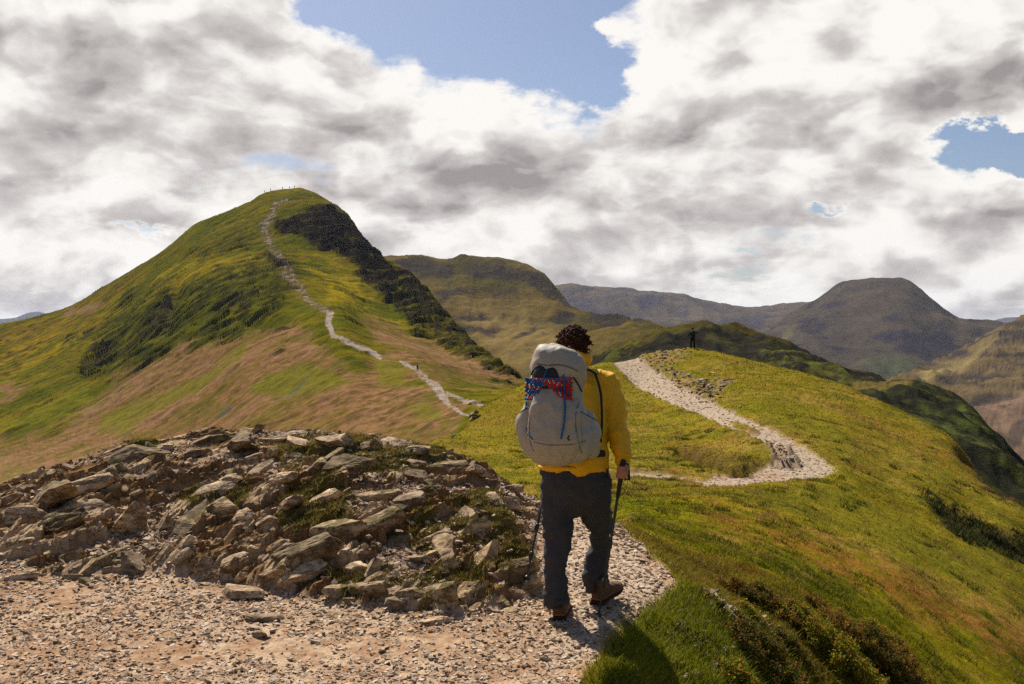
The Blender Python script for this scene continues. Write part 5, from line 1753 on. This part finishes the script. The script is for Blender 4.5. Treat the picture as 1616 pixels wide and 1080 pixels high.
# ---- jacket
tp, (ta, tb_) = smooth_path([P3(904, 738, 5.84), P3(905, 722, 5.85), P3(906, 690, 5.92), P3(908, 650, 5.99), P3(911, 618, 6.04), P3(910, 600, 6.07), P3(908, 588, 6.08), P3(906, 572, 6.08), P3(905, 562, 6.08)],
                            [[.196, .198, .186, .180, .180, .155, .098, .070, .062], [.135, .140, .140, .140, .130, .105, .080, .068, .060]], 22)
js = [tube(tp, ta, tb_, seg=28, sq=2.3)]
ap, (aa,) = smooth_path([P3(932, 598, 6.05), P3(952, 601, 6.04), P3(964, 625, 6.02), P3(971, 660, 5.98), P3(978, 695, 5.88), P3(984, 726, 5.80)], [[.056, .068, .069, .064, .055, .043]], 16)
js.append(tube(ap, aa, [q * 1.05 for q in aa], seg=20))
bp_, (ba,) = smooth_path([P3(885, 598, 6.05), LSh, P3(856, 635, 6.08), LEl, P3(856, 705, 6.3), P3(865, 732, 6.4)], [[.060, .074, .072, .064, .055, .043]], 16)
js.append(tube(bp_, ba, seg=20))
# stand-up collar and bunched hood behind the neck
cp = [hc + Vector((math.sin(a) * .080, -.022 + -math.cos(a) * .070, -.070 + .012 * math.cos(a))) for a in np.linspace(-2.2, 2.2, 14)]
js.append(tube(cp, [.024] * 14, [.030] * 14, side=(0, 0, 1), seg=10))
hd, (ha, hb) = smooth_path([P3(885, 566, 6.02), P3(893, 556, 6.0), P3(906, 560, 6.0), P3(917, 574, 6.03)], [[.030, .040, .040, .026], [.022, .034, .034, .022]], 10)
js.append(tube(hd, ha, hb, seg=12))
jk = fuse('jacket', js, .011, M_JACKET, hiker, 5, folds_jacket)
# hem and cuff bands
hemc = P3(904, 736, 5.84)
hem = []
for j in range(41):
    a = 2 * math.pi * j / 40
    hem.append(hemc + Vector((math.cos(a) * .196, math.sin(a) * .137, .004 * math.sin(3 * a))))
mesh_of('hem', [tube(hem, [.013] * 41, [.008] * 41, side=(0, 0, 1), seg=8)], M_JACKET, jk)
mesh_of('cuff', [tube([P3(983, 722, 5.81), P3(985, 733, 5.785)], [.042, .037], seg=18)], M_JACKET, jk)
mesh_of('cuff', [tube([P3(864, 728, 6.39), P3(866, 738, 6.42)], [.040, .036], seg=18)], M_JACKET, jk)

# ---- trousers
ts = []
pp, (pa_, pb_) = smooth_path([P3(906, 724, 5.85), P3(907, 740, 5.85), P3(908, 762, 5.86), P3(908, 786, 5.88), P3(909, 800, 5.88)], [[.196, .203, .212, .205, .150], [.128, .135, .148, .145, .10]], 12)
ts.append(tube(pp, pa_, pb_, seg=28, sq=2.3, cap=2))
lp, (la, lb) = smooth_path([P3(880, 770, 5.88), P3(879, 800, 5.88), P3(880, 840, 5.86), P3(878, 875, 5.84), P3(876, 905, 5.84), P3(876, 930, 5.84), P3(877, 950, 5.84)],
                           [[.106, .099, .086, .076, .073, .072, .078], [.125, .118, .098, .086, .084, .084, .092]], 22)
ts.append(tube(lp, la, lb, seg=24, sq=2.2, cap=2))
rp, (ra_, rb_) = smooth_path([P3(936, 770, 5.88), P3(939, 795, 5.92), P3(947, 830, 6.04), P3(947, 856, 6.09), P3(943, 880, 6.10), P3(940, 905, 6.12), P3(938, 926, 6.14)],
                             [[.106, .102, .076, .070, .074, .074, .078], [.125, .122, .100, .088, .086, .086, .088]], 22)
ts.append(tube(rp, ra_, rb_, seg=24, sq=2.2, cap=2))
tr = fuse('trousers', ts, .011, M_TROUSER, hiker, 5, folds_leg)
mesh_of('belt', [tube([P3(905, 736, 5.85), P3(905, 727, 5.85)], [.199, .199], [.134, .134], seg=36, sq=2.3, cap=1)], M_STRAP, tr)


def pocket_seam(pts, parent):
    mesh_of('pocket', [tube(pts, .0035, seg=6)], M_STRAP, parent)


pocket_seam([P3(948, 742, 5.745), P3(960, 752, 5.79), P3(966, 772, 5.83)], tr)


# ---- boots
def boot(heel, yaw, length, parent, pitch=0.0):
    """heel: ground point under the heel; yaw: heading of the toe from straight ahead, clockwise"""
    f = Vector((math.sin(yaw), math.cos(yaw), 0)); s = Vector((f.y, -f.x, 0)); up = Vector((0, 0, 1))
    def q(a, h, w=0): return heel + f * a + up * (h + max(0, a) * pitch) + s * w
    root = empty('boot', heel)
    root.parent = parent; root.matrix_parent_inverse = parent.matrix_basis.inverted()
    L = length
    up_sh = []
    p_, (a_, b_) = smooth_path([q(-.005, .045), q(.05, .052), q(.12, .055), q(.19, .047), q(L - .035, .040)], [[.040, .043, .049, .050, .040], [.036, .044, .042, .032, .026]], 14)
    up_sh.append(tube(p_, a_, b_, side=tuple(s), seg=18, sq=2.4))
    p_, (a_, b_) = smooth_path([q(.035, .045), q(.030, .10), q(.028, .150)], [[.042, .044, .048], [.048, .052, .056]], 8)
    up_sh.append(tube(p_, a_, b_, side=tuple(s), seg=18))
    me = fuse('upper', up_sh, .007, M_BOOT, root, 3, lambda c, n: fbm(c[:, 0] * 30, c[:, 2] * 34 + c[:, 1] * 20, 3, 530) * .006)
    p_, (a_, b_) = smooth_path([q(-.025, .014), q(.03, .014), q(.10, .014), q(.18, .014), q(L - .018, .018)], [[.034, .042, .044, .052, .036], [.015, .016, .015, .015, .013]], 14)
    mesh_of('sole', [tube(p_, a_, b_, side=tuple(s), seg=20, sq=4)], M_SOLE, root)
    p2 = [v + up * .019 for v in p_]
    mesh_of('rand', [tube(p2, [w * 1.01 for w in a_], [.006] * len(b_), side=tuple(s), seg=20, sq=3)], M_TRIM, root)
    mesh_of('tread', [tube([q(-.03 + k * .034, .004, -.035), q(-.03 + k * .034, .004, .035)], .007, seg=6) for k in range(int(L / .034))], M_SOLE, root)
    mesh_of('collar', [tube([q(.028, .138), q(.028, .160)], [.047, .047], [.055, .055], side=tuple(s), seg=18)], M_STRAP, root)
    mesh_of('heel_tab', [tube([q(-.034, .075), q(-.036, .13)], [.012, .012], [.005, .005], side=tuple(s), seg=8)], M_STRAP, root)


hL = P3(883, 976, 5.80); hL.z = zat(hL.x, hL.y)
boot(hL, R(8), .285, hiker)
hR = P3(943, 960, 6.06); hR.z = zat(hR.x, hR.y) + .01
boot(hR, R(36), .275, hiker, .10)


# ---- backpack
pk = empty('backpack', P3(885, 722, 5.6))
tag(pk, 'light grey backpack with red and blue netting on the yellow jacketed hiker', 'backpack')
PD = 5.58


def folds_pack(co, no):
    x, y, z = co.T
    d = ridged(x * 3.5 + z * 2.8, z * 3.2 - x * 4 + y * 3, 2, 540) * .017
    d += ridged(x * 10 - z * 7, z * 6 + x * 4 + y * 3, 2, 543) * .008
    d += fbm(x * 9, z * 9 + y * 6, 2, 541) * .008
    return d


bs = []
p_, (a_, b_) = smooth_path([P3(886, 714, PD - .01), P3(884, 698, PD), P3(879, 665, PD + .02), P3(876, 630, PD + .05), P3(879, 600, PD + .09), P3(882, 582, PD + .11)],
                           [[.165, .182, .158, .148, .140, .126], [.105, .130, .132, .125, .115, .100]], 16)
bs.append(tube(p_, a_, b_, seg=32, sq=3.4))
# side pockets bulge out low on both sides
p_, (a_, b_) = smooth_path([P3(836, 712, PD), P3(833, 690, PD), P3(831, 668, PD + .01), P3(836, 646, PD + .02)], [[.030, .048, .050, .026], [.060, .085, .080, .05]], 9)
bs.append(tube(p_, a_, b_, seg=16))
p_, (a_, b_) = smooth_path([P3(932, 712, PD + .02), P3(931, 694, PD + .02), P3(925, 676, PD + .03), P3(914, 656, PD + .04)], [[.042, .055, .064, .050], [.060, .085, .085, .06]], 9)
bs.append(tube(p_, a_, b_, seg=16))
bag = fuse('bag', bs, .010, M_PACK, pk, 4, folds_pack)
# raised lip of the right bottle pocket
# front stretch pocket: grey panel rising to a peak
fs = []
p_, (a_, b_) = smooth_path([P3(876, 712, PD - .10), P3(875, 690, PD - .115), P3(874, 664, PD - .11), P3(869, 640, PD - .095), P3(862, 620, PD - .075), P3(859, 606, PD - .055)],
                           [[.120, .148, .142, .110, .060, .022], [.030, .045, .045, .038, .028, .014]], 18)
fs.append(tube(p_, a_, b_, seg=24, sq=2.6, cap=2))
p_, (a_, b_) = smooth_path([P3(900, 668, PD - .08), P3(902, 645, PD - .07), P3(904, 632, PD - .055)], [[.055, .045, .030], [.035, .03, .02]], 8)
fs.append(tube(p_, a_, b_, seg=16))
fuse('front_pocket', fs, .008, M_PACK, pk, 4, lambda c, n: folds_pack(c, n) * .8)
# lid
ls = []
lidp, (a_, b_) = smooth_path([P3(880, 590, PD + .05), P3(880, 584, PD + .045), P3(882, 577, PD + .055), P3(884, 570, PD + .075), P3(887, 564, PD + .09)],
                             [[.140, .146, .143, .130, .098], [.132, .145, .140, .110, .07]], 12)
ls.append(tube(lidp, a_, b_, seg=28, sq=3.3))
p_, (a_, b_) = smooth_path([P3(909, 575, PD + .04), P3(908, 592, PD + .03), P3(906, 612, PD + .03), P3(903, 628, PD + .04)], [[.040, .052, .046, .030], [.085, .095, .09, .06]], 8)
ls.append(tube(p_, a_, b_, seg=16, sq=2.4))
fuse('lid', ls, .009, M_PACK, pk, 4, lambda c, n: folds_pack(c, n) * .9)
# dark mouth of the bag under the lid
mesh_of('dark_mesh', [tube([P3(865, 606, PD - .045), P3(865, 592, PD - .045), P3(865, 584, PD - .035), P3(866, 580, PD - .02)], [.090, .090, .078, .05], [.070, .075, .07, .05], seg=24, sq=2.4)], M_PACKD, pk)
from mathutils.bvhtree import BVHTree


def bvh_of(names):
    V, Fc = [], []
    for o in list(pk.children):
        if o.name.split('.')[0] in names:
            mw = o.matrix_world if False else Matrix.Identity(4)
            k0 = len(V); V += [v.co.copy() for v in o.data.vertices]; Fc += [tuple(i + k0 for i in p.vertices) for p in o.data.polygons]
    return BVHTree.FromPolygons(V, Fc)


BAGS = bvh_of(('bag', 'front_pocket', 'lid', 'dark_mesh'))


def surf(px, py, off=.004):
    d = (P3(px, py, 6.0) - Vector((0, 0, EYE))).normalized()
    h = BAGS.ray_cast(Vector((0, 0, EYE)), d)
    if h[0] is None: return P3(px, py, PD)
    return h[0] - d * off


def on_bag(pts, r, name, mat, n=24, off=.002, flat=None):
    p2 = []
    A = np.array(pts, float); k = np.arange(len(A)); tt = np.linspace(0, len(A) - 1, n)
    xs_ = pchip(k, A[:, 0], tt); ys_ = pchip(k, A[:, 1], tt)
    p2 = [surf(a, b, off) for a, b in zip(xs_, ys_)]
    # calm the depth so that a strap bridges small hollows
    for _ in range(3):
        p2 = [p2[0]] + [(p2[i - 1] + p2[i] * 2 + p2[i + 1]) / 4 for i in range(1, len(p2) - 1)] + [p2[-1]]
    return mesh_of(name, [tube(p2, r, flat or r, side=(1, 0, 0) if flat else (1, 0, 0), seg=8, cap=1)], mat, pk)


# knotted red, blue and white netting
def net():
    shr, shb, shw = [], [], []
    rows = 11
    for r_ in range(rows):
        ny = 598 + r_ * 3.2
        for c_ in range(22):
            nx = 829.5 + c_ * 3.45 + (r_ % 2) * 1.7
            # the pocket's peak covers the middle; the net shows as a band that drops on both sides
            low = np.interp(nx, [828, 835, 843, 851, 859, 868, 878, 888, 896, 904], [640, 636, 626, 616, 606, 610, 620, 627, 631, 631])
            if ny > low + 2 or nx > 902: continue
            bulge = math.sqrt(max(0, 1 - ((nx - 866) / 44)**2)) * .045
            p = surf(nx, ny, .006)
            k = (c_ * 2 + r_ * 3 + (c_ // 3)) % 5
            lst = shb if (nx < 856 and k in (0, 2, 3)) or k == 0 else (shw if k == 1 and nx < 890 else shr)
            if nx > 888: lst = shr if k != 0 else shb
            lst.append(ball(p, (.0074, .0060, .0070) if lst is not shw else (.0050, .0062, .0050), 8))
    for nm, sh_, m_ in (('red_netting', shr, M_RED), ('blue_netting', shb, M_CORD), ('white_netting', shw, M_WHITE)):
        mesh_of(nm, sh_, m_, pk)['kind'] = 'stuff'


net()


def cord(pts, r=.0045, name='cord', mat=None, seg=8):
    p_, (q,) = smooth_path(pts, [[r] * len(pts)], 4 * len(pts))
    return mesh_of(name, [tube(p_, q, seg=seg, cap=1)], mat or M_CORD, pk)


on_bag([(889, 592), (889.5, 606), (890, 622), (892, 640), (891, 662), (888, 680), (885, 693)], .0052, 'cord', M_CORD, off=.012)
on_bag([(863, 583), (859, 594), (857, 604), (854, 613)], .0045, 'cord', M_CORD, off=.012)
on_bag([(835, 598), (832, 614), (831, 630), (829, 646)], .0045, 'cord', M_CORD, off=.010)
on_bag([(830, 598), (850, 598), (880, 597), (901, 597)], .0032, 'cord', M_CORD, off=.010)
on_bag([(830, 676), (834, 686), (841, 694)], .0032, 'cord', M_CORD)
on_bag([(834, 634), (836, 660), (835, 690), (842, 712)], .0022, 'seam', M_SEAM, off=.001)
on_bag([(914, 636), (908, 660), (911, 690), (918, 716)], .0022, 'seam', M_SEAM, off=.001)
on_bag([(842, 698), (870, 703), (900, 702), (925, 696)], .0022, 'seam', M_SEAM, off=.001)
on_bag([(845, 574), (862, 577), (880, 576), (896, 579), (912, 586)], .0035, 'lid_piping', M_SEAM, off=.002)
on_bag([(916, 650), (928, 656), (942, 664)], .0038, 'pocket_hem', M_SEAM, off=.001)
on_bag([(820, 652), (828, 646), (836, 644)], .0034, 'pocket_hem', M_SEAM, off=.001)
on_bag([(905, 596), (912, 606), (918, 618)], .0045, 'compression_strap', M_STRAP, off=.003)
on_bag([(898, 688), (896, 692), (899, 695)], .0035, 'loop', M_STRAP, off=.003)
cord([P3(838, 592, PD - .04), P3(842, 584, PD - .06), P3(860, 579, PD - .09), P3(880, 581, PD - .085), P3(890, 592, PD - .08)], .004, 'lid_strap', M_STRAP)
# shoulder strap over the yellow shoulder and load strap beside the arm
p_, (a_,) = smooth_path([P3(915, 585, 6.0 - .07), P3(928, 584, 6.0 - .06), P3(940, 590, 5.97)], [[.020, .022, .022]], 8)
mesh_of('shoulder_strap', [tube(p_, a_, .008, side=(0, 1, 0), seg=10)], M_STRAP, pk)
p_, (a_,) = smooth_path([P3(938, 588, 5.90), P3(944, 604, 5.88), P3(949, 630, 5.865), P3(950, 660, 5.84), P3(949, 686, 5.82), P3(943, 700, 5.76)], [[.008, .008, .0075, .007, .007, .007]], 16)
mesh_of('load_strap', [tube(p_, a_, .006, seg=8)], M_STRAP, pk)
mesh_of('buckle', [tube([P3(946, 690, 5.79), P3(947, 698, 5.79)], .012, .006, seg=8, sq=4)], M_STRAP, pk)
mesh_of('grab_handle', [tube(smooth_path([P3(893, 553, 5.74), P3(900, 547, 5.74), P3(908, 553, 5.75)], [[1] * 3], 8)[0], .006, seg=8)], M_STRAP, pk)
mesh_of('hip_belt', [tube(smooth_path([P3(936, 716, 5.66), P3(953, 716, 5.76), P3(955, 718, 5.9)], [[1] * 3], 8)[0], .020, .007, side=(0, 0, 1), seg=8)], M_STRAP, pk)
mesh_of('bottom_strap', [tube(smooth_path([P3(848, 715, 5.50), P3(847, 724, 5.53), P3(851, 728, 5.62)], [[1] * 3], 6)[0], .008, .004, seg=6)], M_STRAP, pk)


# ---- trekking poles
def pole(gtop, tip, label):
    ax = (tip - gtop); L = ax.length; ax.normalize()
    root = empty('trekking_pole', tip)
    tag(root, label, 'trekking pole', 'the hiker\'s trekking poles')
    q = lambda t: gtop + ax * t
    g = mesh_of('grip', [tube([q(-.01), q(.015), q(.04), q(.07), q(.10), q(.13), q(.20)], [.016, .018, .0145, .016, .015, .013, .012], seg=14)], M_GRIP, root)
    mesh_of('upper_shaft', [tube([q(.18), q(L * .52)], .0085, seg=12)], M_POLE, root)
    mesh_of('middle_shaft', [tube([q(L * .50), q(L * .76)], .0072, seg=12)], M_POLE, root)
    mesh_of('lower_shaft', [tube([q(L * .74), q(L - .05)], .0062, seg=12)], M_POLE, root)
    for f in (.515, .755):
        c = mesh_of('lever_lock', [tube([q(L * f - .025), q(L * f + .015)], .0135, seg=12)], M_POLE, root)
        s = ax.orthogonal().normalized()
        mesh_of('lever', [tube([q(L * f - .018) + s * .016, q(L * f + .012) + s * .017], .005, .004, seg=6)], M_POLE, c)
    mesh_of('basket', [tube([q(L - .062), q(L - .055), q(L - .048)], [.012, .027, .020], seg=16)], M_POLE, root)
    mesh_of('tip', [tube([q(L - .05), q(L - .01), q(L)], [.0055, .004, .002], seg=8)], M_TIP, root)
    w = [q(.0), q(.0) + Vector((.03, .01, -.02)), q(.07) + Vector((.045, .0, -.03)), q(.10) + Vector((.028, -.01, 0)), q(.03) + Vector((.01, 0, 0))]
    mesh_of('wrist_strap', [tube(smooth_path(w, [[1] * 5], 16)[0], .008, .002, seg=6)], M_STRAP, root)


pole(gtop - axR * .01, tipR, 'black trekking pole in the hiker\'s right hand, standing behind the right boot')
pole(gtopL - axL * .01, tipL, 'black trekking pole at the hiker\'s left leg, standing against the mossy rocks')


# ---------------------------------------------------------------- walkers further off
def far_person(p, h, label, cloth, legs, pose='stand', group=None, yaw=0.0, pack=None, vox=.03):
    root = empty('person', p)
    tag(root, label, 'person', group)
    s = h / 1.75
    cy, sy = math.cos(yaw), math.sin(yaw)
    def q(x, y, z): return Vector((p.x + (x * cy - y * sy) * s, p.y + (x * sy + y * cy) * s, p.z + z * s))
    st = .16 if pose == 'walk' else .03
    body = [ball(q(0, 0, 1.64), (.085 * s, .10 * s, .12 * s)), ball(q(0, .09, 1.62), (.016 * s, .02 * s, .024 * s), 8), tube([q(0, 0, 1.42), q(0, 0, 1.60)], .05 * s, seg=10),
            tube([q(0, 0, .90), q(0, 0, 1.15), q(0, 0, 1.38)], [.14 * s, .13 * s, .17 * s], [.09 * s, .09 * s, .09 * s]),
            tube([q(-.10, 0, .9), q(-.12, st, .48), q(-.13, st * 1.2, .08)], [.08 * s, .06 * s, .045 * s]), tube([q(.10, 0, .9), q(.13, -st * .4, .48), q(.15, -st, .08)], [.08 * s, .06 * s, .045 * s])]
    if pose == 'akimbo':
        arms = [[q(-.19, 0, 1.38), q(-.34, -.03, 1.16), q(-.42, .05, 1.02)], [q(.19, 0, 1.40), q(.40, .02, 1.36), q(.52, .10, 1.30)]]
    elif pose == 'walk':
        arms = [[q(-.19, 0, 1.38), q(-.24, -.05, 1.10), q(-.22, .15, .98)], [q(.19, 0, 1.38), q(.25, .02, 1.10), q(.24, .20, 1.02)]]
    else:
        arms = [[q(-.19, 0, 1.38), q(-.24, 0, 1.10), q(-.22, .05, .86)], [q(.19, 0, 1.38), q(.25, 0, 1.10), q(.24, .05, .86)]]
    for a in arms: body.append(tube(a, [.045 * s, .04 * s, .035 * s]))
    fuse('body', body, vox * s, M_SKIN, root, 2)
    jk_ = [tube([q(0, 0, .82), q(0, 0, 1.0), q(0, 0, 1.25), q(0, 0, 1.44)], [.20 * s, .19 * s, .19 * s, .15 * s], [.13 * s, .12 * s, .13 * s, .10 * s])]
    for a in arms: jk_.append(tube([a[0], a[1], a[1].lerp(a[2], .8)], [.075 * s, .062 * s, .05 * s]))
    fuse('jacket', jk_, vox * s, cloth, root, 2)
    tr_ = [tube([q(0, 0, .78), q(0, 0, .95)], [.18 * s, .18 * s], [.13 * s, .12 * s]), tube([q(-.10, 0, .88), q(-.12, st, .48), q(-.13, st * 1.2, .10)], [.105 * s, .085 * s, .07 * s]), tube([q(.10, 0, .88), q(.13, -st * .4, .48), q(.15, -st, .10)], [.105 * s, .085 * s, .07 * s])]
    fuse('trousers', tr_, vox * s, legs, root, 2)
    mesh_of('boot', [tube([q(-.13, st * 1.2 - .06, .05), q(-.14, st * 1.2 + .16, .04)], [.05 * s, .045 * s], seg=10)], M_SOLE, root)
    mesh_of('boot', [tube([q(.15, -st - .06, .05), q(.17, -st + .16, .04)], [.05 * s, .045 * s], seg=10)], M_SOLE, root)
    mesh_of('hair', [ball(q(0, -.02, 1.68), (.10 * s, .11 * s, .10 * s), 12)], M_HAIR, root)
    if pack is not None:
        mesh_of('rucksack', [tube([q(0, -.18, .98), q(0, -.22, 1.2), q(0, -.17, 1.46)], [.15 * s, .17 * s, .12 * s], [.09 * s, .12 * s, .08 * s], seg=16, sq=3)], pack, root)
    return root


pk_ = P3(1093, 549.5, 84)
kz = zat(pk_.x, 84.0)
far_person(Vector((pk_.x, 84.0, kz - .02)), 1.80, 'person in dark clothes standing on top of the grassy knoll with one arm out', M_DARKCL, M_DARKCL, 'akimbo', None, .1, M_TEAL)


def hill_point(px, py):
    """ground of the big hill seen at an image position: nearest built vertex"""
    hx, hy, T = BHaux
    q2x, q2y = to_px(BH[:, 0], BH[:, 1], BH[:, 2])
    s = (T > 1) & (T < 5.05)
    d = (q2x - px)**2 + (q2y - py)**2 + np.where(s, 0, 1e9)
    return Vector(BH[np.argmin(d)])


M_BLUECL = plain('navy_jacket', (.012, .018, .05), .85, .15, 60, .3)
w1 = hill_point(658, 586)
far_person(w1, 1.75, 'walker in navy on the pale path at the foot of the summit hill', M_BLUECL, M_DARKCL, 'walk', None, .3, None, .05)
for k, (px, py, lab) in enumerate([(427, 306, 'second walker from the left on the summit skyline'), (446, 303, 'middle one of the five walkers on the summit skyline'), (456, 302, 'left one of the pair on the very top of the hill'),
                                   (464, 301, 'right one of the pair on the very top of the hill'), (417, 310, 'leftmost and lowest walker on the summit skyline')]):
    qx_, qy_ = to_px(BH[:, 0], BH[:, 1], BH[:, 2])
    sk = np.where((BHaux[2] > 4.2) & (BHaux[2] < 5.3) & (np.abs(qx_ - px) < 1.2))[0]
    far_person(Vector(BH[sk[np.argmin(qy_[sk])]]), 1.95, lab, M_DARKCL, M_BLUECL if k % 2 else M_DARKCL, 'stand', 'walkers on the summit', .7 * k, None, .08)
